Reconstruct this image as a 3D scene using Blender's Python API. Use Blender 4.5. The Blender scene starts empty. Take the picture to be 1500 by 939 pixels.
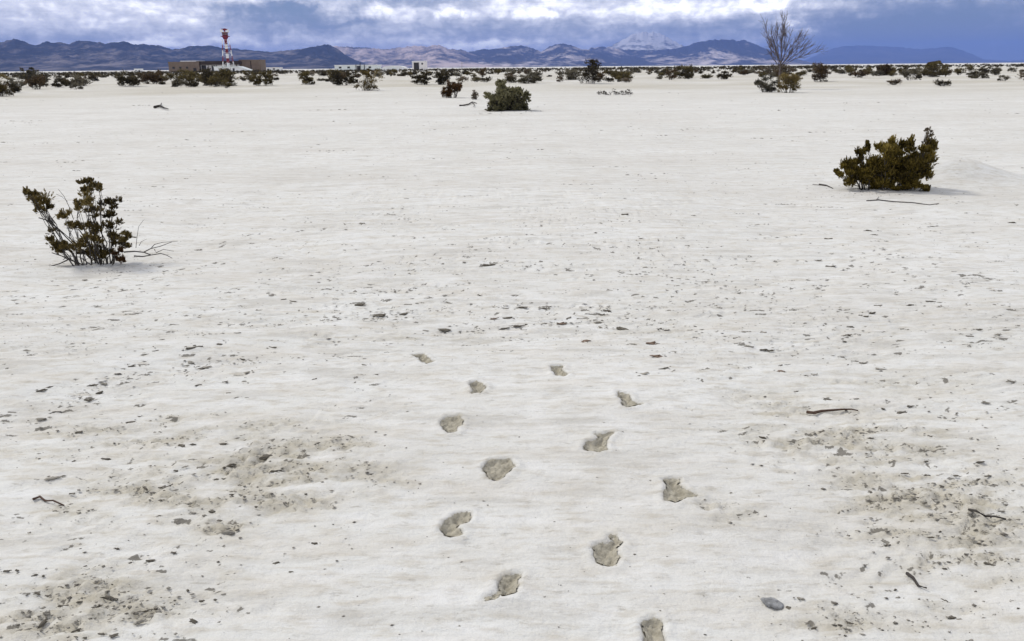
import bpy, math, random
import numpy as np
from mathutils import Matrix, Vector

# ------------------------------------------------------------------ scene, camera, sky, sun, exposure
scn = bpy.context.scene
COL = scn.collection
rad = math.radians

W, H, F = 1500.0, 939.0, 1177.0          # photograph size and focal length, in its pixels
CAM_Z = 1.6
PITCH = math.atan((H / 2 - 98.0) / F)    # horizon row at the centre column
ROLL = rad(0.5)
_r = np.array([1.0, 0, 0]); _u = np.array([0, math.sin(PITCH), math.cos(PITCH)]); _f = np.array([0, math.cos(PITCH), -math.sin(PITCH)])
RIGHT = _r * math.cos(ROLL) - _u * math.sin(ROLL)
UP = _u * math.cos(ROLL) + _r * math.sin(ROLL)
FWD = _f
cam_data = bpy.data.cameras.new('camera')
cam_data.sensor_width = 36.0
cam_data.lens = 36.0 * F / W
cam_data.clip_start = 0.05
cam_data.clip_end = 200000.0
cam = bpy.data.objects.new('camera', cam_data)
COL.objects.link(cam)
cam.matrix_world = Matrix(((RIGHT[0], UP[0], -FWD[0], 0), (RIGHT[1], UP[1], -FWD[1], 0), (RIGHT[2], UP[2], -FWD[2], CAM_Z), (0, 0, 0, 1)))
scn.camera = cam


def ray(px, py):
    d = FWD + RIGHT * ((px - W / 2) / F) - UP * ((py - H / 2) / F)
    return d / np.linalg.norm(d)


def project(p):
    v = np.asarray(p, float) - np.array([0, 0, CAM_Z])
    z = v @ FWD
    return W / 2 + F * (v @ RIGHT) / z, H / 2 - F * (v @ UP) / z


SUN_EL, SUN_AZ = rad(50), rad(-62)       # azimuth from the view direction, negative = left
EXPOSURE = 0.15
SKY_STRENGTH = 0.1
SUN_STRENGTH = 2.0
HAZE_DENSITY = 4.1e-5

world = bpy.data.worlds.new('World')
scn.world = world
world.use_nodes = True
WN, WL = world.node_tree.nodes, world.node_tree.links
WN.clear()


def wmath(op, a, b=None, clamp=False):
    n = WN.new('ShaderNodeMath'); n.operation = op; n.use_clamp = clamp
    for i, v in enumerate((a, b)):
        if v is None: continue
        if isinstance(v, (int, float)): n.inputs[i].default_value = v
        else: WL.new(v, n.inputs[i])
    return n.outputs[0]


def build_sky():
    tc = WN.new('ShaderNodeTexCoord')
    sky = WN.new('ShaderNodeTexSky'); sky.sky_type = 'NISHITA'; sky.sun_disc = False
    sky.sun_elevation = SUN_EL; sky.sun_rotation = SUN_AZ
    sky.altitude = 1200; sky.air_density = 1.0; sky.dust_density = 1.0
    sep = WN.new('ShaderNodeSeparateXYZ'); WL.new(tc.outputs['Generated'], sep.inputs[0])
    az = wmath('ARCTAN2', sep.outputs[0], sep.outputs[1])
    el = wmath('ARCSINE', sep.outputs[2])

    def noise(scale, stretch, detail, rough, off):
        m = WN.new('ShaderNodeMapping'); m.inputs['Scale'].default_value = (scale, scale, scale * stretch)
        m.inputs['Location'].default_value = (off, off * 0.7, off * 1.3)
        WL.new(tc.outputs['Generated'], m.inputs['Vector'])
        n = WN.new('ShaderNodeTexNoise'); n.inputs['Scale'].default_value = 1.0
        n.inputs['Detail'].default_value = detail; n.inputs['Roughness'].default_value = rough
        n.inputs['Distortion'].default_value = 0.35
        WL.new(m.outputs[0], n.inputs['Vector'])
        return wmath('SUBTRACT', n.outputs['Fac'], 0.5)
    n1 = noise(5.0, 5.0, 5, 0.55, 3.1)
    n2 = noise(22.0, 2.6, 7, 0.6, 11.3)
    n3 = noise(60.0, 1.8, 6, 0.62, 7.7)
    w1 = noise(26.0, 1.5, 4, 0.6, 19.0)
    w2 = noise(26.0, 1.5, 4, 0.6, 41.0)
    azw = wmath('ADD', az, wmath('MULTIPLY', w1, 0.13))
    elw = wmath('ADD', el, wmath('MULTIPLY', w2, 0.034))
    # cloud brightness: banks seen in the picture (pixel x, y, half sizes, amount)
    banks = [
        (70, 22, 130, 34, 0.07), (200, 30, 150, 40, 0.06), (270, 15, 120, 30, 0.10), (330, 62, 170, 8, 0.22), (215, 62, 30, 8, 0.25),
        (100, 58, 110, 14, -0.16), (425, 17, 75, 11, -0.70), (350, 40, 90, 14, -0.14), (480, 34, 70, 6, -0.35),
        (420, 4, 60, 8, 0.16), (545, 18, 62, 12, 0.32), (660, 17, 14, 12, 0.42), (770, 13, 65, 15, 0.34), (600, 2, 60, 6, -0.25),
        (700, 42, 190, 14, -0.10), (700, 65, 70, 7, 0.40), (800, 18, 22, 8, 0.35),
        (955, 17, 68, 15, 0.46), (900, 45, 120, 14, -0.12), (1060, 14, 45, 12, 0.10), (1130, 8, 34, 12, 0.50),
        (1155, 36, 18, 12, 0.42), (1060, 42, 60, 14, -0.10), (1240, 8, 80, 24, -0.02),
        (1400, 38, 150, 32, -0.50), (1480, 50, 120, 40, -0.18), (1270, 52, 90, 24, -0.38), (1330, 75, 260, 26, -0.10),
    ]
    total = None
    for px, py, sx, sy, amp in banks:
        d = ray(px, py); a0 = math.atan2(d[0], d[1]); e0 = math.asin(d[2])
        da = sx / F * 1.0; de = sy / F * 0.92
        qa = wmath('POWER', wmath('DIVIDE', wmath('SUBTRACT', azw, a0), da), 2.0)
        qe = wmath('POWER', wmath('DIVIDE', wmath('SUBTRACT', elw, e0), de), 2.0)
        g = wmath('MULTIPLY', wmath('EXPONENT', wmath('MULTIPLY', wmath('ADD', qa, qe), -1.0)), amp)
        total = g if total is None else wmath('ADD', total, g)
    v = wmath('ADD', wmath('MULTIPLY', n1, 0.7), wmath('MULTIPLY', n2, 0.62))
    v = wmath('ADD', v, wmath('MULTIPLY', n3, 0.34))
    v = wmath('ADD', v, wmath('MULTIPLY', noise(16.0, 9.0, 6, 0.6, 27.0), 0.36))
    puff = wmath('ABSOLUTE', noise(34.0, 1.5, 3, 0.55, 63.0))
    v = wmath('ADD', v, wmath('MULTIPLY', wmath('SUBTRACT', puff, 0.085), 0.95))
    v = wmath('ADD', v, total)
    v = wmath('ADD', v, 0.60, clamp=True)
    ramp = WN.new('ShaderNodeValToRGB'); WL.new(v, ramp.inputs[0])
    cr = ramp.color_ramp
    stops = [(0.0, (0.03, 0.052, 0.14)), (0.26, (0.13, 0.15, 0.23)), (0.5, (0.32, 0.335, 0.39)), (0.74, (0.56, 0.565, 0.60)), (1.0, (0.98, 0.975, 0.96))]
    while len(cr.elements) < len(stops): cr.elements.new(0.5)
    for e, (p, c) in zip(cr.elements, stops):
        e.position = p; e.color = (*[x for x in c], 1)
    gain = WN.new('ShaderNodeMix'); gain.data_type = 'RGBA'; gain.blend_type = 'MULTIPLY'
    gain.inputs[0].default_value = 1.0
    WL.new(ramp.outputs[0], gain.inputs[6]); gain.inputs[7].default_value = (18.0, 18.0, 18.0, 1)
    mix = WN.new('ShaderNodeMix'); mix.data_type = 'RGBA'
    cover = wmath('ADD', wmath('MULTIPLY', v, 0.5), 0.62, clamp=True)
    WL.new(cover, mix.inputs[0]); WL.new(sky.outputs[0], mix.inputs[6]); WL.new(gain.outputs[2], mix.inputs[7])
    bg = WN.new('ShaderNodeBackground'); bg.inputs['Strength'].default_value = SKY_STRENGTH
    WL.new(mix.outputs[2], bg.inputs['Color'])
    out = WN.new('ShaderNodeOutputWorld'); WL.new(bg.outputs[0], out.inputs['Surface'])


build_sky()
sun_data = bpy.data.lights.new('sun', 'SUN')
sun_data.energy = SUN_STRENGTH; sun_data.angle = rad(10); sun_data.color = (1.0, 0.965, 0.905)
sun = bpy.data.objects.new('sun', sun_data); COL.objects.link(sun)
sdir = Vector((math.sin(SUN_AZ) * math.cos(SUN_EL), math.cos(SUN_AZ) * math.cos(SUN_EL), math.sin(SUN_EL)))
sun.rotation_euler = sdir.to_track_quat('Z', 'Y').to_euler()

scn.render.engine = 'CYCLES'
scn.cycles.use_denoising = True
scn.cycles.max_bounces = 6
scn.view_settings.view_transform = 'Standard'
scn.view_settings.look = 'None'
scn.view_settings.exposure = EXPOSURE
scn.view_settings.gamma = 1.0
scn.view_settings.use_curve_mapping = False

# ------------------------------------------------------------------ numeric helpers
RNG = np.random.default_rng(11)
_perm = np.random.default_rng(5).permutation(256).astype(np.int64)
_perm = np.concatenate([_perm, _perm])
_ang = np.random.default_rng(6).uniform(0, 2 * math.pi, 512)
_gx, _gy = np.cos(_ang), np.sin(_ang)


def perlin(x, y):
    x = np.asarray(x, float); y = np.asarray(y, float)
    xi = np.floor(x).astype(np.int64); yi = np.floor(y).astype(np.int64)
    xf = x - xi; yf = y - yi
    u = xf * xf * xf * (xf * (xf * 6 - 15) + 10); v = yf * yf * yf * (yf * (yf * 6 - 15) + 10)

    def g(ix, iy, dx, dy):
        h = _perm[_perm[ix & 255] + (iy & 255)]
        return _gx[h] * dx + _gy[h] * dy
    a = g(xi, yi, xf, yf); b = g(xi + 1, yi, xf - 1, yf)
    c = g(xi, yi + 1, xf, yf - 1); d = g(xi + 1, yi + 1, xf - 1, yf - 1)
    return (a + (b - a) * u) * (1 - v) + (c + (d - c) * u) * v


def fbm(x, y, octaves=4, gain=0.5, lac=2.03):
    s = 0.0; amp = 1.0
    for k in range(octaves):
        s = s + amp * perlin(x + 17.3 * k, y - 9.1 * k)
        x = x * lac; y = y * lac; amp *= gain
    return s


def ridged(x, y, octaves=4):
    s = 0.0; amp = 1.0; t = 0.0
    for k in range(octaves):
        s = s + amp * (1 - np.abs(perlin(x + 31.7 * k, y + 3.3 * k)) * 2.0); t += amp
        x = x * 2.1; y = y * 2.1; amp *= 0.5
    return s / t


def smooth(a, b, x):
    t = np.clip((np.asarray(x, float) - a) / (b - a), 0, 1)
    return t * t * (3 - 2 * t)


def flat_pt(px, py):
    d = ray(px, py); t = -CAM_Z / d[2]
    return np.array([d[0] * t, d[1] * t])


# hummocks that carry some of the shrubs are added to this list before the ground is made
MOUNDS = []
_dp = flat_pt(1368, 268)
MOUNDS.append((_dp[0] + 0.38, _dp[1] + 0.35, 0.80, 0.50, 0.33))


def height(x, y):
    x = np.asarray(x, float); y = np.asarray(y, float)
    r = np.hypot(x, y)
    near = 1 - smooth(10, 40, r)
    h = 0.030 * fbm(x * 0.45 + 3, y * 0.45, 3) * smooth(0.5, 3, r)
    h = h + near * 0.010 * fbm(x * 2.2, y * 3.4 + 5, 3)
    h = h + (1 - smooth(6, 14, r)) * 0.0045 * fbm(x * 9, y * 15, 3)
    # the low scarp that curves across behind the footprints
    yc = 4.95 - 0.16 * x * x + 0.10 * perlin(x * 1.3, x * 0.2)
    h = h + 0.035 * smooth(-0.35, 0.15, y - yc) * np.exp(-(x / 2.6) ** 2)
    far = smooth(55, 85, r) * (1 - smooth(300, 420, r))
    h = h + far * (0.30 * np.maximum(fbm(x * 0.09, y * 0.07, 3), -0.15) + 0.05)
    h = h + smooth(60, 200, r) * (1 - smooth(200, 500, r)) * 0.10
    for mx, my, sx, sy, a in MOUNDS:
        h = h + a * np.exp(-((x - mx) / sx) ** 2 - ((y - my) / sy) ** 2)
    return h


def gp(px, py):
    d = ray(px, py); t = -CAM_Z / d[2]
    for _ in range(25):
        t = t * 0.5 + 0.5 * (float(height(d[0] * t, d[1] * t)) - CAM_Z) / d[2]
    x, y = d[0] * t, d[1] * t
    return np.array([x, y, float(height(x, y))])


def px_size(p):
    """metres per photograph pixel at point p"""
    return float((np.asarray(p, float) - np.array([0, 0, CAM_Z])) @ FWD) / F


# ------------------------------------------------------------------ object helpers
def tag(o, label=None, cat=None, group=None, kind=None):
    if label: o['label'] = label
    if cat: o['category'] = cat
    if group: o['group'] = group
    if kind: o['kind'] = kind
    return o


def link(name, data, parent=None, loc=None):
    o = bpy.data.objects.new(name, data)
    COL.objects.link(o)
    if parent is not None: o.parent = parent
    if loc is not None: o.location = [float(v) for v in loc]
    return o


def empty(name, loc=(0, 0, 0), rz=0.0):
    o = link(name, None, None, loc); o.empty_display_size = 0.2; o.rotation_euler = (0, 0, rz)
    return o


def np_mesh(name, verts, faces, mat, attrs=None, smooth_shade=False):
    """faces: (n,3) or (n,4) array"""
    verts = np.asarray(verts, np.float32); faces = np.asarray(faces, np.int32)
    me = bpy.data.meshes.new(name)
    n, k = faces.shape
    me.vertices.add(len(verts)); me.vertices.foreach_set('co', verts.ravel())
    me.loops.add(n * k); me.loops.foreach_set('vertex_index', faces.ravel())
    me.polygons.add(n)
    me.polygons.foreach_set('loop_start', np.arange(0, n * k, k, dtype=np.int32))
    if attrs:
        for an, (dom, arr) in attrs.items():
            a = me.attributes.new(an, 'FLOAT', dom); a.data.foreach_set('value', np.asarray(arr, np.float32))
    if smooth_shade: me.polygons.foreach_set('use_smooth', np.ones(n, dtype=bool))
    me.materials.append(mat)
    me.update(calc_edges=True); me.validate()
    return me


class MB:
    """collects simple shapes into one mesh"""
    def __init__(self): self.v, self.f = [], []

    def box(self, x0, x1, y0, y1, z0, z1):
        b = len(self.v)
        self.v += [(x0, y0, z0), (x1, y0, z0), (x1, y1, z0), (x0, y1, z0), (x0, y0, z1), (x1, y0, z1), (x1, y1, z1), (x0, y1, z1)]
        self.f += [tuple(b + i for i in q) for q in ((3, 2, 1, 0), (4, 5, 6, 7), (0, 1, 5, 4), (1, 2, 6, 5), (2, 3, 7, 6), (3, 0, 4, 7))]
        return self

    def tube(self, pts, radii, n=6):
        pts = [Vector(p) for p in pts]; b = len(self.v)
        for i, p in enumerate(pts):
            t = (pts[min(i + 1, len(pts) - 1)] - pts[max(i - 1, 0)]).normalized()
            a = t.orthogonal().normalized(); c = t.cross(a)
            for k in range(n):
                w = 2 * math.pi * k / n
                self.v.append(tuple(p + (a * math.cos(w) + c * math.sin(w)) * radii[i]))
        for i in range(len(pts) - 1):
            for k in range(n):
                k2 = (k + 1) % n
                self.f.append((b + i * n + k, b + i * n + k2, b + (i + 1) * n + k2, b + (i + 1) * n + k))
        self.f.append(tuple(b + k for k in reversed(range(n)))); self.f.append(tuple(b + (len(pts) - 1) * n + k for k in range(n)))
        return self

    def prism(self, outline, y0, y1):
        """outline in x,z extruded along y"""
        b = len(self.v); n = len(outline)
        self.v += [(x, y0, z) for x, z in outline] + [(x, y1, z) for x, z in outline]
        self.f.append(tuple(b + i for i in range(n))); self.f.append(tuple(b + n + i for i in reversed(range(n))))
        for i in range(n):
            j = (i + 1) % n
            self.f.append((b + j, b + i, b + n + i, b + n + j))
        return self

    def mesh(self, name, mat, smooth_shade=False):
        me = bpy.data.meshes.new(name); me.from_pydata(self.v, [], self.f); me.materials.append(mat)
        if smooth_shade:
            for p in me.polygons: p.use_smooth = True
        me.update(); return me

    def build(self, name, mat, parent=None, smooth_shade=False, loc=None):
        return link(name, self.mesh(name, mat, smooth_shade), parent, loc)


# ------------------------------------------------------------------ materials
def new_mat(name):
    m = bpy.data.materials.new(name); m.use_nodes = True
    nt = m.node_tree; b = nt.nodes['Principled BSDF']
    return m, nt, b


def node(nt, kind, **kw):
    n = nt.nodes.new(kind)
    for k, v in kw.items():
        if k in ('op',): n.operation = v
        else: setattr(n, k, v)
    return n


def tex_noise(nt, vec, scale, detail=4, rough=0.55, stretch=None):
    if stretch is not None:
        mp = node(nt, 'ShaderNodeMapping'); mp.inputs['Scale'].default_value = stretch
        nt.links.new(vec, mp.inputs['Vector']); vec = mp.outputs[0]
    n = node(nt, 'ShaderNodeTexNoise')
    n.inputs['Scale'].default_value = scale; n.inputs['Detail'].default_value = detail; n.inputs['Roughness'].default_value = rough
    nt.links.new(vec, n.inputs['Vector'])
    return n.outputs['Fac']


def ramp(nt, fac, stops):
    r = node(nt, 'ShaderNodeValToRGB'); cr = r.color_ramp
    while len(cr.elements) < len(stops): cr.elements.new(0.5)
    for e, (p, c) in zip(cr.elements, stops):
        e.position = p
        e.color = (c, c, c, 1) if isinstance(c, (int, float)) else (*c, 1)
    nt.links.new(fac, r.inputs[0]); return r.outputs[0]


def mixc(nt, fac, a, b, blend='MIX'):
    m = node(nt, 'ShaderNodeMix', data_type='RGBA', blend_type=blend)
    for i, v in ((0, fac), (6, a), (7, b)):
        if isinstance(v, (int, float)): m.inputs[i].default_value = v
        elif isinstance(v, tuple): m.inputs[i].default_value = (*v, 1)
        else: nt.links.new(v, m.inputs[i])
    return m.outputs[2]


def nmath(nt, op, a, b=None, clamp=False):
    n = node(nt, 'ShaderNodeMath', op=op); n.use_clamp = clamp
    for i, v in enumerate((a, b)):
        if v is None: continue
        if isinstance(v, (int, float)): n.inputs[i].default_value = v
        else: nt.links.new(v, n.inputs[i])
    return n.outputs[0]


def bump(nt, b, h, strength, dist):
    n = node(nt, 'ShaderNodeBump'); n.inputs['Strength'].default_value = strength; n.inputs['Distance'].default_value = dist
    nt.links.new(h, n.inputs['Height']); nt.links.new(n.outputs[0], b.inputs['Normal'])


SAND = (0.60, 0.585, 0.55)


def mat_sand():
    m, nt, b = new_mat('pale_gypsum_sand')
    pos = node(nt, 'ShaderNodeNewGeometry').outputs['Position']
    at = node(nt, 'ShaderNodeAttribute'); at.attribute_name = 'damp'
    streak = tex_noise(nt, pos, 1.0, 6, 0.62, (1.6, 5.5, 1.0))
    streak2 = tex_noise(nt, pos, 1.0, 5, 0.6, (7.0, 24.0, 1.0))
    broad = tex_noise(nt, pos, 0.35, 4, 0.5)
    grain = tex_noise(nt, pos, 190.0, 3, 0.7)
    fine = tex_noise(nt, pos, 45.0, 4, 0.6)
    base = mixc(nt, ramp(nt, broad, [(0.35, 0.0), (0.68, 1.0)]), (0.628, 0.620, 0.572), (0.692, 0.685, 0.640))
    base = mixc(nt, ramp(nt, streak, [(0.46, 0.0), (0.70, 0.75)]), base, (0.58, 0.543, 0.466))
    swath = tex_noise(nt, pos, 1.0, 5, 0.6, (0.16, 0.55, 1.0))
    base = mixc(nt, ramp(nt, swath, [(0.45, 0.0), (0.66, 0.6)]), base, (0.55, 0.522, 0.462))
    base = mixc(nt, ramp(nt, streak2, [(0.50, 0.0), (0.68, 0.8)]), base, (0.50, 0.462, 0.385))
    pit_shade = tex_noise(nt, pos, 1.0, 5, 0.68, (11.0, 30.0, 1.0))
    base = mixc(nt, ramp(nt, pit_shade, [(0.585, 0.0), (0.68, 0.65)]), base, (0.37, 0.345, 0.29))  # dark flecks paint the shade of small pits into the sand
    base = mixc(nt, ramp(nt, tex_noise(nt, pos, 1.0, 4, 0.6, (3.0, 9.0, 1.0)), [(0.30, 0.45), (0.5, 0.0)]), base, (0.76, 0.752, 0.72))
    far_scuff = tex_noise(nt, pos, 1.0, 6, 0.7, (1.3, 4.5, 1.0))
    base = mixc(nt, ramp(nt, far_scuff, [(0.53, 0.0), (0.64, 0.6)]), base, (0.47, 0.45, 0.40))
    dampf = nmath(nt, 'MULTIPLY', at.outputs['Fac'], ramp(nt, streak2, [(0.28, 0.35), (0.62, 1.0)]))
    base = mixc(nt, dampf, base, (0.465, 0.428, 0.34))
    dark = nmath(nt, 'MULTIPLY', nmath(nt, 'POWER', at.outputs['Fac'], 1.5), ramp(nt, fine, [(0.54, 0.0), (0.70, 0.8)]))
    base = mixc(nt, dark, base, (0.24, 0.22, 0.175))
    ed = node(nt, 'ShaderNodeAttribute'); ed.attribute_name = 'edge'
    edf = ramp(nt, nmath(nt, 'ADD', ed.outputs['Fac'], nmath(nt, 'MULTIPLY', nmath(nt, 'SUBTRACT', fine, 0.5), 2.4)), [(0.45, 0.0), (0.68, 0.85)])
    edf = nmath(nt, 'MULTIPLY', edf, ramp(nt, ed.outputs['Fac'], [(0.05, 0.0), (0.2, 1.0)]))
    base = mixc(nt, edf, base, (0.13, 0.118, 0.095))  # shade along the ledges, put into the sand colour
    base = mixc(nt, ramp(nt, grain, [(0.30, 0.14), (0.52, 0.0)]), base, (0.28, 0.26, 0.22))
    nt.links.new(base, b.inputs['Base Color'])
    b.inputs['Roughness'].default_value = 0.95; b.inputs['Specular IOR Level'].default_value = 0.15
    h = nmath(nt, 'ADD', nmath(nt, 'MULTIPLY', streak2, 0.9), nmath(nt, 'MULTIPLY', fine, 0.45))
    h = nmath(nt, 'ADD', h, nmath(nt, 'MULTIPLY', grain, 0.12))
    bump(nt, b, h, 0.8, 0.016)
    return m


def mat_plain(name, c1, c2, scale=8.0, rough=0.85, bstr=0.3, bdist=0.01, coord='Object'):
    m, nt, b = new_mat(name)
    tc = node(nt, 'ShaderNodeTexCoord')
    n = tex_noise(nt, tc.outputs[coord], scale, 5, 0.6)
    nt.links.new(mixc(nt, ramp(nt, n, [(0.35, 0.0), (0.66, 1.0)]), c1, c2), b.inputs['Base Color'])
    b.inputs['Roughness'].default_value = rough; b.inputs['Specular IOR Level'].default_value = 0.25
    if bstr: bump(nt, b, n, bstr, bdist)
    return m


def mat_leaf(name, stops):
    """leaf colour by the per-leaf attribute 'tint'; a little light passes through"""
    m, nt, b = new_mat(name)
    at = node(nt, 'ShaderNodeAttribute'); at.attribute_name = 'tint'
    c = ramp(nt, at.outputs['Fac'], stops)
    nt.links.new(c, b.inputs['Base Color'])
    b.inputs['Roughness'].default_value = 0.7; b.inputs['Specular IOR Level'].default_value = 0.2
    tr = node(nt, 'ShaderNodeBsdfTranslucent'); nt.links.new(c, tr.inputs['Color'])
    mx = node(nt, 'ShaderNodeMixShader'); mx.inputs[0].default_value = 0.28
    nt.links.new(b.outputs[0], mx.inputs[1]); nt.links.new(tr.outputs[0], mx.inputs[2])
    nt.links.new(mx.outputs[0], nt.nodes['Material Output'].inputs['Surface'])
    return m


M = {}
M['sand'] = mat_sand()
M['damp'] = mat_plain('damp_trodden_sand', (0.45, 0.415, 0.325), (0.28, 0.255, 0.195), 40, 0.95, 0.9, 0.014)
M['chip_dark'] = mat_plain('dark_soil_crust', (0.085, 0.074, 0.056), (0.19, 0.17, 0.132), 60, 0.95, 0.5, 0.004)
M['chip_grey'] = mat_plain('grey_soil_crust', (0.24, 0.22, 0.18), (0.40, 0.37, 0.31), 60, 0.95, 0.5, 0.004)
M['chip_red'] = mat_plain('reddish_soil_crust', (0.15, 0.10, 0.07), (0.25, 0.19, 0.14), 60, 0.95, 0.5, 0.004)
M['crumb'] = mat_plain('mixed_soil_crumbs', (0.08, 0.07, 0.055), (0.40, 0.37, 0.31), 35, 0.95, 0.0)
M['rock'] = mat_plain('grey_stone', (0.15, 0.15, 0.148), (0.33, 0.33, 0.32), 60, 0.9, 0.8, 0.006)
M['twig'] = mat_plain('weathered_dark_wood', (0.035, 0.03, 0.026), (0.085, 0.075, 0.065), 40, 0.9, 0.4, 0.004)
M['twig_brown'] = mat_plain('brown_dead_wood', (0.05, 0.028, 0.018), (0.11, 0.07, 0.05), 40, 0.9, 0.4, 0.004)
M['bark'] = mat_plain('grey_brown_bark', (0.075, 0.06, 0.056), (0.15, 0.125, 0.118), 6, 0.9, 0.4, 0.01)
M['leaf_olive_dark'] = mat_leaf('dark_olive_leaf', [(0.0, (0.016, 0.012, 0.005)), (0.45, (0.12, 0.086, 0.026)), (0.8, (0.26, 0.195, 0.065)), (1.0, (0.30, 0.25, 0.12))])
M['leaf_olive'] = mat_leaf('olive_leaf', [(0.0, (0.020, 0.014, 0.004)), (0.5, (0.18, 0.134, 0.026)), (0.85, (0.34, 0.258, 0.055)), (1.0, (0.40, 0.30, 0.10))])
M['leaf_sage'] = mat_leaf('sage_leaf', [(0.0, (0.022, 0.022, 0.014)), (0.5, (0.18, 0.168, 0.085)), (0.85, (0.33, 0.305, 0.17)), (1.0, (0.40, 0.375, 0.24))])
M['leaf_brown'] = mat_leaf('brown_leaf', [(0.0, (0.020, 0.013, 0.008)), (0.5, (0.092, 0.062, 0.034)), (1.0, (0.20, 0.145, 0.08))])
M['leaf_rust'] = mat_leaf('rust_leaf', [(0.0, (0.035, 0.016, 0.006)), (0.5, (0.105, 0.050, 0.016)), (1.0, (0.18, 0.105, 0.04))])
M['leaf_straw'] = mat_leaf('straw_leaf', [(0.0, (0.10, 0.08, 0.055)), (0.5, (0.21, 0.17, 0.12)), (1.0, (0.32, 0.27, 0.20))])
M['leaf_belt_dark'] = mat_leaf('belt_dark_leaf', [(0.0, (0.012, 0.010, 0.006)), (0.5, (0.058, 0.047, 0.025)), (1.0, (0.14, 0.115, 0.062))])
M['leaf_belt_olive'] = mat_leaf('belt_olive_leaf', [(0.0, (0.020, 0.016, 0.006)), (0.5, (0.115, 0.092, 0.037)), (1.0, (0.24, 0.195, 0.085))])
M['leaf_belt_grey'] = mat_leaf('belt_grey_leaf', [(0.0, (0.028, 0.025, 0.017)), (0.5, (0.14, 0.125, 0.086)), (1.0, (0.28, 0.25, 0.18))])
M['brown_wall'] = mat_plain('brown_plaster', (0.155, 0.115, 0.085), (0.19, 0.145, 0.11), 0.4, 0.9, 0.1, 0.01)
M['dark_roof'] = mat_plain('dark_brown_roofing', (0.035, 0.025, 0.02), (0.055, 0.04, 0.032), 0.5, 0.8, 0.1, 0.01)
M['white_paint'] = mat_plain('white_painted_metal', (0.70, 0.70, 0.68), (0.80, 0.80, 0.78), 0.3, 0.6, 0.0)
M['pale_metal'] = mat_plain('pale_greenish_metal', (0.66, 0.70, 0.67), (0.74, 0.77, 0.74), 0.3, 0.6, 0.0)
M['cream_wall'] = mat_plain('cream_plaster', (0.74, 0.70, 0.67), (0.80, 0.77, 0.74), 0.3, 0.8, 0.0)
M['dark_open'] = mat_plain('dark_doorway', (0.03, 0.028, 0.028), (0.05, 0.046, 0.045), 1.0, 0.7, 0.0)
M['steel'] = mat_plain('galvanised_steel', (0.18, 0.18, 0.19), (0.26, 0.26, 0.27), 2.0, 0.5, 0.0)
M['red_paint'] = mat_plain('red_paint', (0.15, 0.018, 0.026), (0.19, 0.028, 0.036), 1.0, 0.6, 0.0)


def mat_bands(name, period, phase):
    m, nt, b = new_mat(name)
    tc = node(nt, 'ShaderNodeTexCoord'); sp = node(nt, 'ShaderNodeSeparateXYZ')
    nt.links.new(tc.outputs['Object'], sp.inputs[0])
    fr = nmath(nt, 'FRACT', nmath(nt, 'DIVIDE', nmath(nt, 'ADD', sp.outputs[2], phase), period))
    f = nmath(nt, 'GREATER_THAN', fr, 0.5)
    nt.links.new(mixc(nt, f, (0.19, 0.014, 0.026), (0.78, 0.78, 0.77)), b.inputs['Base Color'])
    b.inputs['Roughness'].default_value = 0.55
    return m


M['bands'] = mat_bands('red_and_white_tower_paint', 6.4, 0.4)

# ------------------------------------------------------------------ footprints (outlines in photograph pixels)
def z5(pts): return [(600 + x / 3, 680 + y / 3) for x, y in pts]
def z2(pts): return [(500 + x / 3, 430 + y / 3) for x, y in pts]


FOOT = [
    (z5([(400, 500), (430, 485), (495, 478), (485, 510), (470, 570), (430, 584), (398, 575), (380, 596), (340, 607), (315, 598), (350, 577), (388, 560), (388, 525)]), 'sixth', 'left'),
    (z5([(205, 215), (265, 208), (272, 245), (240, 268), (215, 285), (235, 300), (228, 325), (160, 328), (130, 300), (150, 255)]), 'fifth', 'left'),
    (z2([(615, 770), (660, 737), (740, 732), (767, 765), (740, 795), (690, 828), (650, 820), (636, 795)]), 'fourth', 'left'),
    (z2([(430, 575), (465, 550), (520, 550), (537, 570), (530, 595), (510, 600), (515, 618), (470, 622), (445, 605)]), 'third', 'left'),
    (z2([(558, 395), (600, 385), (640, 412), (622, 430), (615, 445), (570, 449), (575, 425)]), 'second', 'left'),
    (z2([(305, 268), (365, 262), (385, 285), (415, 305), (380, 315), (350, 305), (335, 285)]), 'first', 'left'),
    (z2([(915, 318), (975, 315), (970, 340), (1000, 360), (975, 371), (940, 365), (930, 345)]), 'first', 'right'),
    (z2([(1215, 440), (1265, 450), (1280, 480), (1330, 492), (1255, 510), (1230, 500), (1235, 475), (1213, 460)]), 'second', 'right'),
    (z2([(1110, 622), (1205, 618), (1165, 650), (1170, 690), (1130, 702), (1060, 688), (1075, 655), (1130, 640)]), 'third', 'right'),
    (z5([(1105, 60), (1190, 56), (1185, 85), (1225, 115), (1280, 132), (1220, 145), (1170, 165), (1125, 160), (1110, 130), (1130, 90)]), 'fourth', 'right'),
    (z5([(865, 315), (905, 308), (935, 345), (915, 370), (925, 405), (910, 445), (870, 450), (815, 425), (798, 365), (850, 345), (885, 340)]), 'fifth', 'right'),
    (z5([(1015, 690), (1060, 668), (1115, 670), (1120, 720), (1112, 745), (1140, 777), (1150, 840), (1060, 870), (1005, 830), (1010, 780), (1040, 745), (1020, 715)]), 'nearest', 'right'),
]
FOOT_W = [(np.array([flat_pt(*p) for p in pts]), o, s) for pts, o, s in FOOT]


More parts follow.
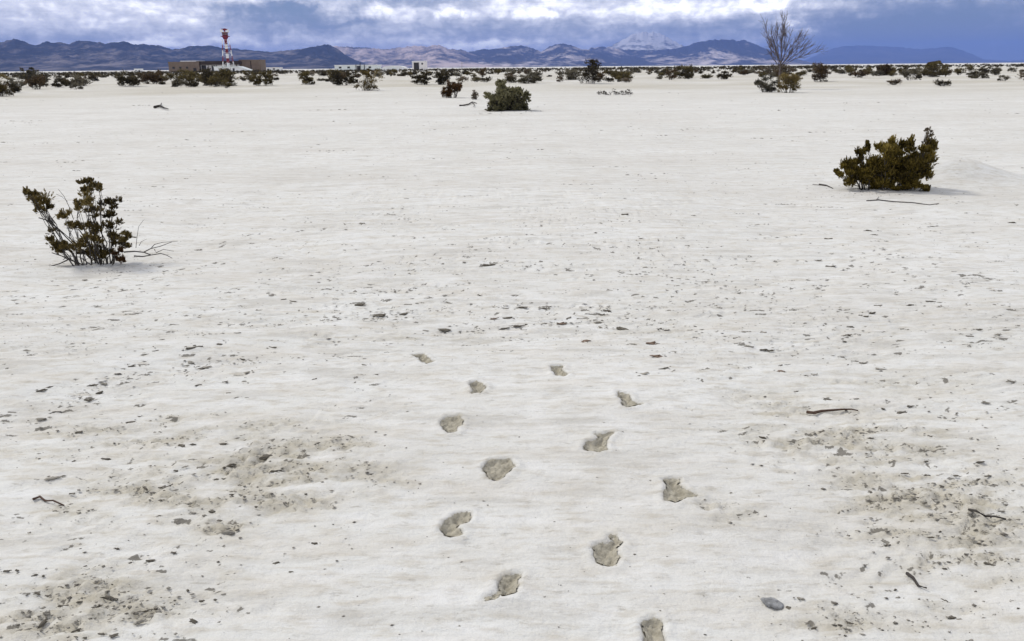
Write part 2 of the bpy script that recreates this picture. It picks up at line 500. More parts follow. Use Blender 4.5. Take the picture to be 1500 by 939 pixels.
def poly_dist(poly, x, y):
    """signed distance, positive inside"""
    x = np.asarray(x, float); y = np.asarray(y, float)
    d = np.full(x.shape, 1e9); inside = np.zeros(x.shape, bool)
    n = len(poly)
    for i in range(n):
        x0, y0 = poly[i]; x1, y1 = poly[(i + 1) % n]
        ex, ey = x1 - x0, y1 - y0
        t = np.clip(((x - x0) * ex + (y - y0) * ey) / (ex * ex + ey * ey), 0, 1)
        d = np.minimum(d, np.hypot(x - x0 - t * ex, y - y0 - t * ey))
        c = ((y0 > y) != (y1 > y)) & (x < (x1 - x0) * (y - y0) / (y1 - y0 + 1e-12) + x0)
        inside ^= c
    return np.where(inside, d, -d)


def foot_sdf(poly, x, y):
    return poly_dist(poly, x, y) + 0.010 * fbm(x * 32, y * 32, 4, 0.65)


def foot_depth(sd, x, y):
    return 0.019 * smooth(0.0, 0.028, sd) + 0.013 * fbm(x * 30, y * 30, 4, 0.6) * smooth(0.004, 0.03, sd)


# ------------------------------------------------------------------ ground
DAMP = [(400, 690, 150, 55, .9), (240, 720, 150, 52, .6), (250, 640, 220, 40, .45), (130, 890, 140, 55, .85), (235, 890, 90, 30, .5),
        (620, 495, 90, 10, .35), (450, 500, 60, 10, .3), (1150, 600, 80, 36, .5), (1250, 640, 160, 48, .6), (1370, 730, 140, 66, .85),
        (1400, 800, 90, 45, .8), (1250, 910, 120, 36, .45), (1060, 740, 60, 25, .4), (1350, 870, 90, 30, .35), (520, 590, 70, 20, .25), (50, 640, 60, 30, .25),
        (330, 770, 60, 25, .5), (1300, 560, 120, 20, .3), (960, 490, 100, 12, .2)]


def damp_at(x, y):
    d = np.zeros(np.shape(x))
    for cx, cy, rx, ry, a in DAMP:
        c = flat_pt(cx, cy); e = flat_pt(cx + rx, cy); t = flat_pt(cx, cy - ry); bt = flat_pt(cx, min(cy + ry, 1000))
        sx = e[0] - c[0]; sy = 0.5 * (t[1] - bt[1])
        d = np.maximum(d, a * np.exp(-((x - c[0]) / sx) ** 2 - ((y - c[1]) / sy) ** 2))
    n = fbm(x * 3.2 + 40, y * 8.5, 5, 0.6)
    return np.clip(d * (0.85 + 2.0 * n) * 1.25, 0, 1)


def axis(fine0, fine1, step, grow, end, slow=0.0):
    a = list(np.arange(fine0, fine1, step)); s = step
    while a[-1] < end:
        s *= 1.02 if a[-1] < slow else grow; a.append(a[-1] + s)
    return a


def ground():
    half = axis(0.0, 1.7, 0.015, 1.045, 40000.0, 5.0)
    xs = np.array([-v for v in half[:0:-1]] + half)
    fwd = axis(1.3, 5.2, 0.015, 1.045, 40000.0, 9.0)
    back = axis(0.0, 0.02, 0.02, 1.12, 3000.0)
    ys = np.array([1.3 - v for v in back[:0:-1]] + fwd)
    X, Y = np.meshgrid(xs, ys)
    Z = height(X, Y)
    dmp = np.zeros_like(X)
    m = (np.hypot(X, Y) < 9) & (Y > 0.8)
    dmp[m] = damp_at(X[m], Y[m])
    r_ = np.hypot(X, Y); far = (r_ > 25) & (r_ < 700)
    # plant litter greys the sand near the scrub
    dmp[far] = np.clip(0.75 * smooth(35, 72, r_[far]) * (1 - smooth(350, 600, r_[far])) * (0.8 + 1.2 * fbm(X[far] * .06, Y[far] * .12, 4)), 0, 1)
    # the trodden crust is broken and uneven where it is damp
    Z[m] += dmp[m] * 0.030 * fbm(X[m] * 17, Y[m] * 26, 4, 0.65)
    # broken crust: low curved ledges, their edges coloured dark to paint in ledge shade
    edge = np.zeros_like(X)
    m = (np.hypot(X, Y) < 11) & (Y > 0.8)
    x, y = X[m], Y[m]
    t = fbm(x * 0.75 + 7, y * 1.9, 4, 0.55) * 6.5; fr = t - np.floor(t)
    quiet = 1 - np.exp(-((x - 0.12) / 0.85) ** 4) * (1 - smooth(4.5, 5.0, y))
    mask = smooth(-0.08, 0.15, fbm(x * 1.1 + 50, y * 1.6, 3) + 0.25 * np.exp(-((y - 5.2) / 0.7) ** 2)) * quiet
    mask = np.maximum(mask, 0.8 * smooth(0.15, 0.5, dmp[m]))
    Z[m] += (smooth(.78, 1, fr) - fr) * 0.015 * mask
    edge[m] = smooth(.74, .84, fr) * (1 - smooth(.95, 1.0, fr)) * mask * smooth(-0.02, .25, fbm(x * 7, y * 9, 4, .65)) * (1 - smooth(7, 11, np.hypot(x, y)))
    for poly, o, s in FOOT_W:
        x0, y0 = poly.min(0) - 0.1; x1, y1 = poly.max(0) + 0.1
        q = (X > x0) & (X < x1) & (Y > y0) & (Y < y1)
        sd = foot_sdf(poly, X[q], Y[q])
        rim = (0.009 + 0.008 * fbm(X[q] * 25, Y[q] * 25, 3)) * np.exp(-((sd + 0.015) / 0.014) ** 2)
        Z[q] += rim - np.where(sd > 0.0, foot_depth(sd, X[q], Y[q]) + 0.012 * smooth(0.0, 0.012, sd), 0)
        dmp[q] = np.maximum(dmp[q], smooth(-0.004, 0.006, sd))
    ny, nx = X.shape
    idx = np.arange(ny * nx).reshape(ny, nx)
    faces = np.stack([idx[:-1, :-1], idx[:-1, 1:], idx[1:, 1:], idx[1:, :-1]], -1).reshape(-1, 4)
    me = np_mesh('ground', np.stack([X, Y, Z], -1).reshape(-1, 3), faces, M['sand'], {'damp': ('POINT', dmp.ravel()), 'edge': ('POINT', edge.ravel())}, True)
    g = tag(link('ground', me), kind='structure')
    for poly, o, s in FOOT_W:
        x0, y0 = poly.min(0) - 0.02; x1, y1 = poly.max(0) + 0.02
        st = 0.005
        gx, gy = np.meshgrid(np.arange(x0, x1, st), np.arange(y0, y1, st))
        sd = foot_sdf(poly, gx, gy)
        z = height(gx, gy) - foot_depth(sd, gx, gy) + 0.003
        ny, nx = gx.shape
        idx = np.arange(ny * nx).reshape(ny, nx)
        fs = np.stack([idx[:-1, :-1], idx[:-1, 1:], idx[1:, 1:], idx[1:, :-1]], -1).reshape(-1, 4)
        keep = (sd.ravel()[fs] > 0).all(1)
        fs = fs[keep]; used = np.unique(fs); remap = np.zeros(ny * nx, np.int64); remap[used] = np.arange(len(used))
        v = np.stack([gx, gy, z], -1).reshape(-1, 3)[used]
        fp = link('footprint', np_mesh('footprint', v, remap[fs], M['damp'], None, True), g)
        fp['label'] = ('nearest footprint of damp trodden sand, cut by the bottom edge' if o == 'nearest' else
                       f'{o} footprint from the far end of the {s} file')
    return g


# ------------------------------------------------------------------ mountains
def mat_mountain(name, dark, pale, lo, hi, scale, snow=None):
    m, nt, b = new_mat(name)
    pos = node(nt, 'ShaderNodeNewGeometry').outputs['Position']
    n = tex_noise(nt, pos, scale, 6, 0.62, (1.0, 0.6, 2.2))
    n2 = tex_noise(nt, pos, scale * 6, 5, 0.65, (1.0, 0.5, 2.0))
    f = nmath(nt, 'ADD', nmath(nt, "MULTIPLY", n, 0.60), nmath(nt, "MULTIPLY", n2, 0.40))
    c = mixc(nt, ramp(nt, f, [(lo, 0.0), (hi, 1.0)]), dark, pale)  # pale patches paint sunlit gaps between cloud shadows into the slopes
    if snow:
        sp = node(nt, 'ShaderNodeSeparateXYZ'); nt.links.new(pos, sp.inputs[0])
        zf = nmath(nt, 'DIVIDE', sp.outputs[2], snow)
        k = nmath(nt, 'ADD', zf, nmath(nt, 'MULTIPLY', nmath(nt, 'SUBTRACT', n2, 0.5), 2.6))
        c = mixc(nt, ramp(nt, k, [(0.25, 0.0), (0.55, 1.0)]), c, (0.54, 0.54, 0.57))
    nt.links.new(c, b.inputs['Base Color'])
    b.inputs['Roughness'].default_value = 0.95; b.inputs['Specular IOR Level'].default_value = 0.1
    return m


def mountain(label, dist, crest, depth_front, depth_back, mat, seed, rough=0.75, base_noise=0.12):
    xs = np.array([c[0] for c in crest], float); ys = np.array([c[1] for c in crest], float)
    n = 520; m = 64
    px = np.linspace(xs[0], xs[-1], n)
    py = np.interp(px, xs, ys)
    azs = np.zeros(n); els = np.zeros(n)
    for i in range(n):
        d = ray(px[i], py[i]); azs[i] = math.atan2(d[0], d[1]); els[i] = d[2] / math.hypot(d[0], d[1])
    hc = np.maximum(els * dist + CAM_Z, 2.0)
    hj = hc * (1 + 0.10 * (ridged(px * 0.09 + seed, px * 0 + seed, 4) - 0.62))
    s = np.concatenate([-np.linspace(1, 0, m) ** 1.15, np.linspace(0, 1, 26)[1:]])
    hs = np.convolve(np.pad(hc, 12, mode='edge'), np.ones(25) / 25, 'valid')
    S, HJ = np.meshgrid(s, hj); _, HS = np.meshgrid(s, hs); _, AZ = np.meshgrid(s, azs)
    wj = np.clip(1 - np.abs(S) * 5.0, 0, 1) ** 2; HC = HS + (HJ - HS) * wj
    R = dist + np.where(S < 0, S * depth_front, S * depth_back)
    R = R + dist * 0.03 * fbm(AZ * 22 + seed, AZ * 0 + 2.0, 3)
    X = R * np.sin(AZ); Y = R * np.cos(AZ)
    prof = np.clip(1 - np.abs(S), 0, 1)
    k = 1.0 / (dist * 0.05)
    rg = ridged(X * k + seed, Y * k * 0.55, 5)
    rg2 = ridged(AZ * 40 + seed * 2.1 + S * 2.6 + 0.8 * perlin(AZ * 18, S * 2.0 + seed), S * 2.6, 4)
    shape = prof ** 1.25
    cut = (prof * (1 - prof) * 4) ** 0.7
    Z = HC * np.clip(shape * (1 - cut * rough * (1.0 - 0.55 * rg - 0.55 * rg2)), 0, None)
    Z = np.minimum(Z, HC * (1 - 0.75 * np.abs(S) ** 1.0 * 0.9)) - 3.0 * (prof < 1e-6)
    ny, nx = X.shape
    idx = np.arange(ny * nx).reshape(ny, nx)
    faces = np.stack([idx[:-1, :-1], idx[:-1, 1:], idx[1:, 1:], idx[1:, :-1]], -1).reshape(-1, 4)[:, ::-1]
    o = link('mountain_range', np_mesh('mountain_range', np.stack([X, Y, Z], -1).reshape(-1, 3), faces, mat, None, True))
    tag(o, label, None, None, 'structure')
    return o


CR_A = [(-420, 80), (-300, 66), (-200, 72), (-120, 62), (-60, 68), (0, 62), (20, 57.3), (32, 60), (51, 66), (69, 61), (91, 62.7), (101, 65), (117, 59), (139, 62), (160, 63), (181, 61), (197, 66),
        (213, 65), (235, 66.7), (253, 72), (269, 70), (283, 66.7), (296, 68), (311, 66.7), (323, 70), (347, 71.5), (373, 74.7), (400, 76), (433, 73), (452, 70.7), (468, 67),
        (480, 64.5), (492, 70), (505, 79), (520, 88), (545, 96), (570, 99.5)]
CR_B = [(430, 98), (455, 85), (480, 70), (492, 68), (513, 69), (540, 70), (561, 72.5), (583, 70), (609, 67), (625, 68), (643, 66), (657, 71.5), (676, 73), (687, 77), (705, 84), (740, 92), (775, 97)]
CR_B2 = [(655, 97), (672, 82), (687, 76), (700, 73), (727, 71.5), (748, 68), (764, 66.7), (781, 71), (793, 76), (805, 68), (820, 63.5), (832, 65), (848, 70.7), (867, 74), (890, 82), (920, 92), (950, 96)]
CR_C = [(820, 96), (850, 78), (867, 70), (885, 69), (915, 72), (950, 74), (985, 72), (1005, 68), (1021, 62), (1043, 59), (1067, 58), (1091, 59), (1104, 64), (1115, 69), (1135, 77), (1160, 85), (1190, 92), (1220, 94)]
CR_S = [(850, 90), (880, 74), (904, 62.7), (923, 52), (936, 48), (952, 46.7), (965, 48.5), (979, 55.5), (992, 62.7), (1010, 72), (1040, 84), (1070, 93)]
CR_D = [(1150, 94), (1180, 88), (1200, 79), (1215, 73), (1233, 68), (1260, 66.7), (1287, 68), (1321, 69), (1348, 72), (1369, 70.7), (1390, 69), (1407, 73), (1423, 78.7), (1440, 87), (1480, 89), (1560, 82), (1650, 76), (1800, 84), (1950, 88)]


def mountains():
    ma = mat_mountain('scrub_slopes_painted_shade', (0.012, 0.015, 0.022), (0.20, 0.175, 0.17), 0.50, 0.64, 0.0015)  # dark scrub colour lowered further, with cloud shadow painted in
    mb = mat_mountain('pinkish_rock_painted_sun', (0.05, 0.048, 0.055), (0.55, 0.445, 0.40), 0.43, 0.56, 0.0009)  # pale pink stands for sunlit faces, painted into the rock
    mc = mat_mountain('mixed_rock_painted_sun', (0.035, 0.035, 0.04), (0.62, 0.54, 0.50), 0.50, 0.61, 0.0008)  # pale tone paints patches of sun onto the rock
    ms = mat_mountain('snowy_slopes', (0.12, 0.12, 0.13), (0.5, 0.48, 0.47), 0.4, 0.6, 0.0006, snow=1050.0)
    md = mat_mountain('far_slopes', (0.05, 0.05, 0.055), (0.12, 0.11, 0.11), 0.45, 0.6, 0.0006)
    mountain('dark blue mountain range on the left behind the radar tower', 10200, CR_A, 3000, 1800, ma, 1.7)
    mountain('pinkish rock range with painted sunlit patches in the middle distance', 16000, CR_B, 4200, 2500, mb, 4.2, 0.8)
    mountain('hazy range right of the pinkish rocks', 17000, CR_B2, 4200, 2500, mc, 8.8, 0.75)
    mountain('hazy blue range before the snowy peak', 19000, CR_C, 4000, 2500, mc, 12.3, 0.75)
    mountain('snow streaked peak rising above the hazy range', 22000, CR_S, 3500, 2500, ms, 15.9, 0.3)
    mountain('faint blue range veiled by rain on the right', 37000, CR_D, 5000, 2500, md, 21.0, 0.45)


def haze():
    me = MB().box(-44000, 44000, -3500, 44000, -6.0, 1010.0).mesh('haze', M['sand'])
    me.materials.clear()
    m = bpy.data.materials.new('pale_haze'); m.use_nodes = True; nt = m.node_tree; nt.nodes.clear()
    v = nt.nodes.new('ShaderNodeVolumePrincipled'); v.inputs['Density'].default_value = HAZE_DENSITY
    v.inputs['Color'].default_value = (0.255, 0.415, 1.0, 1)
    v.inputs['Anisotropy'].default_value = 0.0
    out = nt.nodes.new('ShaderNodeOutputMaterial'); nt.links.new(v.outputs[0], out.inputs['Volume'])
    me.materials.append(m)
    tag(link('haze', me), kind='stuff')


# ------------------------------------------------------------------ plants
def leaves(tufts, n_per, length, width, rng, up=0.55, shell=0.45):
    """tufts: list of (cx,cy,cz,rx,ry,rz,tint). returns verts, faces, tint per face"""
    V, T = [], []
    for cx, cy, cz, rx, ry, rz, tint in tufts:
        n = max(4, int(n_per * 1.0))
        d = rng.normal(size=(n, 3)); d /= np.linalg.norm(d, axis=1)[:, None]
        rr = rng.uniform(0, 1, n) ** shell
        p = d * rr[:, None] * np.array([rx, ry, rz]) + np.array([cx, cy, cz])
        keep = p[:, 2] > 0.005; p, d, rr = p[keep], d[keep], rr[keep]; n = len(p)
        a = d * np.array([1, 1, 0.7]) + np.array([0, 0, up]) + rng.normal(size=(n, 3)) * 0.45
        a /= np.linalg.norm(a, axis=1)[:, None]
        s = np.cross(a, rng.normal(size=(n, 3))); s /= np.linalg.norm(s, axis=1)[:, None] + 1e-9
        L = length * rng.uniform(0.55, 1.35, n)[:, None]; Wd = width * rng.uniform(0.6, 1.3, n)[:, None]
        bend = np.cross(a, s) * L * rng.uniform(-0.18, 0.18, n)[:, None]
        q = np.stack([p - a * L * 0.5, p + s * Wd * 0.5 + bend, p + a * L * 0.5, p - s * Wd * 0.5 + bend], 1)
        V.append(q.reshape(-1, 3))
        T.append(np.clip(tint + rng.normal(0, 0.17, n), 0, 1))
    V = np.concatenate(V); T = np.concatenate(T)
    Fc = np.arange(len(V)).reshape(-1, 4)
    return V, Fc, T


def sprigs(tufts, n_per, length, width, rng, up=0.7, per=16, reach=1.0):
    """leaves set along short outward twigs, so tufts end in points"""
    V, T = [], []
    for cx, cy, cz, rx, ry, rz, tint in tufts:
        ns = max(2, int(n_per / per)); R = np.array([rx, ry, rz])
        d = rng.normal(size=(ns, 3)); d[:, 2] = d[:, 2] * .8 + .25; d /= np.linalg.norm(d, axis=1)[:, None]
        st = d * rng.uniform(0.0, .75, ns)[:, None] * R + np.array([cx, cy, cz])
        ax = d * R / max(rx, rz) + np.array([0, 0, up]) + rng.normal(size=(ns, 3)) * .30
        ax /= np.linalg.norm(ax, axis=1)[:, None]
        ln = (rng.uniform(.35, .95, ns) * reach * (rx + rz) * .5)[:, None]
        tn = np.clip(tint + rng.normal(0, .10, ns), 0.02, 1)
        t = (np.arange(per) + rng.uniform(0, 1, (ns, per))) / per
        p = st[:, None, :] + ax[:, None, :] * (ln[:, None, :] * t[..., None])
        a = np.repeat(ax[:, None, :], per, 1)
        sd = np.cross(a, rng.normal(size=(ns, per, 3))); sd /= np.linalg.norm(sd, axis=2, keepdims=True) + 1e-9
        lean = (rng.uniform(.25, 1.0, (ns, per)) * (1.05 - .7 * t))[..., None]
        ld = a + sd * lean; ld /= np.linalg.norm(ld, axis=2, keepdims=True)
        wv = np.cross(ld, rng.normal(size=(ns, per, 3))); wv /= np.linalg.norm(wv, axis=2, keepdims=True) + 1e-9
        L = (length * rng.uniform(.6, 1.3, (ns, per)) * (1 - .35 * t))[..., None]; Wd = width * rng.uniform(.6, 1.3, (ns, per))[..., None]
        q = np.stack([p, p + ld * L * .5 + wv * Wd * .5, p + ld * L, p + ld * L * .5 - wv * Wd * .5], 2).reshape(-1, 4, 3)
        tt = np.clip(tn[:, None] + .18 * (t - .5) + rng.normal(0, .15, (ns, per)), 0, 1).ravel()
        ok = q[:, :, 2].min(1) > 0.0
        V.append(q[ok].reshape(-1, 3)); T.append(tt[ok])
    V = np.concatenate(V); T = np.concatenate(T)
    return V, np.arange(len(V)).reshape(-1, 4), T


def sprig_mesh(name, tufts, n_per, length, width, rng, mat, up=0.7, per=16, reach=1.0):
    V, Fc, T = sprigs(tufts, n_per, length, width, rng, up, per, reach)
    return np_mesh(name, V, Fc, mat, {'tint': ('FACE', T)})


def leaf_mesh(name, tufts, n_per, length, width, rng, mat, up=0.55, shell=0.45):
    V, Fc, T = leaves(tufts, n_per, length, width, rng, up, shell)
    return np_mesh(name, V, Fc, mat, {'tint': ('FACE', T)})


def wobble_line(a, b, n, amt, rng, sag=0.0):
    a = np.asarray(a, float); b = np.asarray(b, float); pts = []
    for i in range(n + 1):
        t = i / n
        p = a + (b - a) * t
        if 0 < i < n: p = p + rng.normal(0, amt, 3)
        p[2] += sag * math.sin(math.pi * t)
        pts.append(tuple(p))
    return pts


class Frame:
    """places photograph pixels on an upright sheet through a thing's base point"""
    def __init__(self, px, py):
        self.px, self.py = px, py; self.base = gp(px, py); self.s = px_size(self.base)
        self.k = 1.0 / math.cos(math.atan2(CAM_Z, np.hypot(self.base[0], self.base[1])))

    def at(self, px, py, dy=0.0):
        return np.array([(px - self.px) * self.s, dy, (self.py - py) * self.s * self.k])


def shrub_from_tufts(name, label, cat, base_px, tuft_px, stem_roots, mat, wood, n_per, llen, lwid, rng, depth=0.5, group=None, up=0.55, shell=0.45, subt=1, stem_r=0.009, per=16, reach=1.0):
    """tuft_px: (px, py, rx, ry, tint[, material]); each gets its own branch, each branch carries its foliage"""
    fr = Frame(*base_px)
    root = empty(name, fr.base + np.array([0, 0, -0.01])); tag(root, label, cat, group)
    for k, t in enumerate(tuft_px):
        px, py, rx, ry, tint = t[:5]
        m = t[5] if len(t) > 5 else mat
        nf = t[6] if len(t) > 6 else 1.0
        c = fr.at(px, py, rng.uniform(-1, 1) * depth); c[2] = max(c[2], 0.02)
        rx, ry = rx * fr.s, ry * fr.s * fr.k
        r0 = np.array(fr.at(stem_roots[0] + (stem_roots[1] - stem_roots[0]) * np.clip((px - stem_roots[0]) / max(stem_roots[1] - stem_roots[0], 1e-6), 0.1, 0.9), base_px[1]))
        r0[0] = r0[0] * 0.8 + rng.normal(0, 0.01); r0[1] = c[1] * 0.4; r0[2] = -0.03
        mb = MB()
        tip = c + np.array([0, 0, ry * 0.7])
        main = wobble_line(r0, tip, 5, 0.012, rng)
        mb.tube(main, [stem_r * f for f in (1.5, 1.25, 1.0, 0.8, 0.6, 0.35)], 5)
        for j in range(5):
            st = np.array(main[rng.integers(2, 5)])
            en = c + rng.normal(0, 0.5, 3) * np.array([rx, rx, ry])
            mb.tube(wobble_line(st, en, 3, 0.008, rng), [stem_r * f for f in (0.6, 0.5, 0.4, 0.25)], 4)
        br = mb.build('branch', wood, root)
        # sub tufts make the outline uneven
        tf = []
        for j in range(subt):
            o = rng.normal(0, 0.42, 3) * np.array([rx, rx, ry]) if subt > 1 else np.zeros(3)
            f = rng.uniform(0.45, 0.70) if subt > 1 else 1.0
            tf.append((c[0] + o[0], c[1] + o[1], c[2] + o[2], rx * f, rx * f, ry * f, float(np.clip(tint + rng.normal(0, 0.09), 0.03, 0.95))))
        fo = link('foliage', sprig_mesh('foliage', tf, n_per * nf / subt, llen, lwid, rng, m, up, per, reach), br)
        fo['kind'] = 'stuff'
    return root, fr


def dead_branch(root, pts, r0, r1, mat, n=5, name='dead_branch'):
    k = len(pts)
    return MB().tube(pts, [r0 + (r1 - r0) * i / (k - 1) for i in range(k)], n).build(name, mat, root)


def left_bush():
    rng = np.random.default_rng(21)
    def q(x, y): return 20 + x / 5.215, 240 + y / 5.215
    ell = [(255, 300, 95, 75, .60), (300, 350, 75, 55, .45), (255, 225, 45, 40, .5), (190, 275, 40, 30, .45), (500, 400, 50, 62, .55), (500, 475, 55, 60, .42), (670, 165, 78, 42, .28), (620, 215, 48, 40, .5), (660, 270, 85, 65, .60),
           (765, 345, 62, 55, .15), (800, 410, 75, 60, .12), (800, 490, 85, 60, .25), (905, 560, 52, 42, .55), (320, 590, 52, 60, .45), (380, 640, 75, 45, .40),  # low tints at right put the bush's shaded side into leaf colour
           (640, 370, 62, 60, .60), (770, 590, 85, 50, .35), (745, 210, 38, 60, .35), (450, 640, 55, 45, .5), (520, 690, 60, 35, .35), (650, 650, 70, 50, .4), (700, 570, 60, 60, .5), (840, 630, 60, 45, .3), (720, 690, 70, 35, .25), (600, 330, 40, 45, .6), (590, 500, 60, 60, .7), (690, 480, 70, 70, .3), (560, 600, 90, 70, .45)]
    tl = []
    for x, y, rx, ry, t in ell:
        p = q(x, y); tl.append((p[0], p[1], rx * .80 / 5.215, ry * .92 / 5.215, t))
    p = q(840, 690); tl.append((p[0], p[1], 50 / 5.215, 40 / 5.215, .25, M['leaf_rust']))
    bx = q(600, 765)
    root, fr = shrub_from_tufts('desert_shrub', 'scraggly open shrub with bare twisted stems and spiky dark olive tufts at left', 'shrub', bx, tl, (q(430, 0)[0], q(800, 0)[0]),
                                M['leaf_olive_dark'], M['twig'], 1400, 0.027, 0.0062, rng, 0.10, None, 1.3, 0.5, 5, 0.0042, 16, 1.15)
    def P(x, y, dy=0.0):
        a = fr.at(*q(x, y), dy); a[2] = max(a[2], 0.004); return tuple(a)
    lines = [([(860, 665), (940, 660), (1010, 668), (1070, 640), (1140, 625), (1235, 592)], .011, .003), ([(935, 695), (1000, 700), (1060, 690), (1140, 678), (1180, 690), (1222, 715)], .010, .003),
             ([(1010, 668), (1060, 690)], .008, .006), ([(1110, 640), (1120, 665), (1180, 640), (1255, 656)], .007, .002), ([(1060, 645), (1090, 615), (1150, 600), (1270, 592)], .006, .002),
             ([(440, 715), (370, 745), (300, 776), (200, 772), (60, 770)], .010, .002), ([(150, 778), (110, 795), (75, 832)], .005, .002), ([(520, 420), (505, 330), (480, 250), (445, 195)], .007, .002),
             ([(485, 290), (450, 255), (410, 235)], .005, .002), ([(945, 640), (965, 560), (990, 480), (1035, 430)], .004, .0015), ([(980, 620), (1000, 590), (1045, 570)], .004, .0015),
             ([(430, 790), (330, 850), (280, 860)], .007, .002), ([(590, 740), (480, 600), (380, 500), (300, 430), (240, 410)], .014, .006), ([(610, 740), (470, 620), (350, 470), (310, 400)], .013, .006),
             ([(560, 760), (440, 700), (330, 660)], .011, .005), ([(620, 750), (590, 620), (520, 500)], .012, .006), ([(650, 730), (660, 600), (640, 480), (650, 380)], .012, .006), ([(690, 720), (740, 600), (700, 500)], .012, .006),
             ([(640, 740), (720, 770)], .008, .003), ([(560, 770), (440, 800), (350, 815)], .012, .005), ([(600, 765), (520, 700), (440, 690), (390, 720)], .009, .004), ([(660, 720), (570, 620), (560, 540)], .008, .004), ([(700, 730), (620, 640), (600, 560)], .008, .004)]
    for pts, r0, r1 in lines:
        dy = rng.uniform(-.06, .06)
        dead_branch(root, [P(x, y, dy) for x, y in pts], r0 * (.62 if min(x for x, y in pts) > 850 or max(x for x, y in pts) < 450 else .42), r1 * .75, M['twig'])


def right_bush():
    rng = np.random.default_rng(31)
    def q(x, y): return 1200 + x / 6.705, 170 + y / 6.705
    ell = [(280, 500, 48, 80, .35), (250, 600, 60, 60, .35), (400, 420, 48, 95, .25), (360, 610, 75, 60, .3), (478, 335, 18, 42, .35), (470, 500, 70, 90, .25), (555, 360, 45, 90, .58), (620, 350, 50, 85, .6), (705, 340, 40, 90, .55),
           (600, 480, 80, 90, .66), (560, 580, 60, 60, .6), (690, 450, 70, 80, .5), (785, 340, 40, 80, .28), (865, 320, 40, 90, .22), (930, 330, 45, 75, .28), (850, 440, 100, 90, .2), (1075, 380, 50, 65, .62), (1020, 450, 70, 80, .45),
           (1030, 570, 50, 85, .6), (900, 600, 90, 70, .4), (960, 640, 70, 60, .5), (690, 630, 100, 60, .45), (800, 620, 60, 50, .6), (740, 725, 45, 18, .4), (770, 540, 100, 90, .12), (940, 520, 90, 80, .15), (200, 580, 26, 28, .3), (640, 680, 60, 40, .45), (870, 690, 90, 35, .45), (985, 690, 40, 30, .4)]
    tl = [(q(x, y)[0], q(x, y)[1], rx * 1.3 / 6.705, ry * 1.1 / 6.705, t) for x, y, rx, ry, t in ell]
    for k in range(16):
        x = rng.uniform(520, 1000); y = rng.uniform(430, 690); tl.append((q(x, y)[0], q(x, y)[1], 80 / 6.705, 60 / 6.705, float(rng.uniform(.15, .55))))
    for k in range(6):
        x = rng.uniform(240, 480); y = rng.uniform(500, 650); tl.append((q(x, y)[0], q(x, y)[1], 60 / 6.705, 50 / 6.705, float(rng.uniform(.2, .45))))
    for x, y, r in ((960, 215, 45), (915, 160, 22), (1010, 165, 20), (975, 250, 35)):
        tl.append((q(x, y)[0], q(x, y)[1], r / 6.705, r * 1.2 / 6.705, .3, M['leaf_straw'], .07))
    shrub_from_tufts('desert_shrub', 'dense olive brown shrub on a low sand drift at right', 'shrub', q(680, 715), tl, (q(320, 0)[0], q(960, 0)[0]), M['leaf_olive'], M['twig'], 3000, 0.034, 0.0098, rng, 0.20, None, 1.5, 0.5, 5, 0.005, 16, 1.3)


def middle_bush():
    rng = np.random.default_rng(41)
    def q(x, y): return 630 + x / 8.82, 80 + y / 8.82
    tl = []
    for cx, cy, rx, ry, n in ((1000, 690, 270, 20, 9), (885, 570, 160, 170, 20), (1130, 575, 165, 165, 20), (1000, 600, 250, 130, 16), (930, 420, 60, 50, 3)):
        for k in range(n):
            a = rng.uniform(0, 2 * math.pi); r = math.sqrt(rng.uniform(0, 1)) * 0.85
            x, y = cx + rx * r * math.cos(a), cy + ry * r * math.sin(a)
            if y > 700: y = 700 - rng.uniform(0, 40)
            t = np.clip(0.62 - (y - 470) / 900 + (0.12 if x < 1000 else -0.05) + rng.normal(0, .12), .08, .9)  # sunlit top and left painted lighter, shaded right and bottom darker
            p = q(x, y); tl.append((p[0], p[1], 72 / 8.82, 66 / 8.82, float(t)))
    shrub_from_tufts('desert_shrub', 'round sage green bush standing alone in the middle of the sand', 'shrub', q(1000, 722), tl, (q(880, 0)[0], q(1120, 0)[0]), M['leaf_sage'], M['twig'], 800, 0.075, 0.027, rng, 0.42, None, 0.6, 0.5, 2, 0.012, 12)


def auto_shrub(label, x0, x1, ytop, ybase, mat, seed, tint=0.45, n=9, n_per=560, leaf=None, name='desert_shrub', cat='shrub', lobes=None, group=None, shell=0.5, up=0.6):
    """a shrub filling the pixel box x0..x1, ytop..ybase"""
    rng = np.random.default_rng(seed)
    w, h = (x1 - x0), (ybase - ytop)
    cx = (x0 + x1) / 2
    if lobes is None: lobes = [(0.5, 0.5, 0.5, 0.5)]
    tl = []
    for lx, ly, lw, lh in lobes:
        for k in range(max(2, int(1.4 * n / len(lobes)))):
            a = rng.uniform(0, 2 * math.pi); r = math.sqrt(rng.uniform(0.05, 1)) * 0.72
            x = x0 + w * (lx + lw * r * math.cos(a)); y = ybase - h * (ly + lh * r * math.sin(a))
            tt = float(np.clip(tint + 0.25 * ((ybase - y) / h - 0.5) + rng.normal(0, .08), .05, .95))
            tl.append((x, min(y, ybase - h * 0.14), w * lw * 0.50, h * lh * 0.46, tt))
    for lx, ly, lw, lh in lobes:
        if ly - lh > .12: continue
        for k in range(4):
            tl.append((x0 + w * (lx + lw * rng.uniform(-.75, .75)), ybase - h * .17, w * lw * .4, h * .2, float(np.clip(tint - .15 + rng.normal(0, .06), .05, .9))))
    s = px_size(gp(cx, ybase))
    lf = leaf or max(0.05, 1.35 * s)
    return shrub_from_tufts(name, label, cat, (cx, ybase), tl, (cx - w * 0.25, cx + w * 0.25), mat, M['twig'], n_per, lf, lf * 0.45, rng, w * s * 0.3, group, up, shell, 2, max(0.006, 0.10 * s), 10)


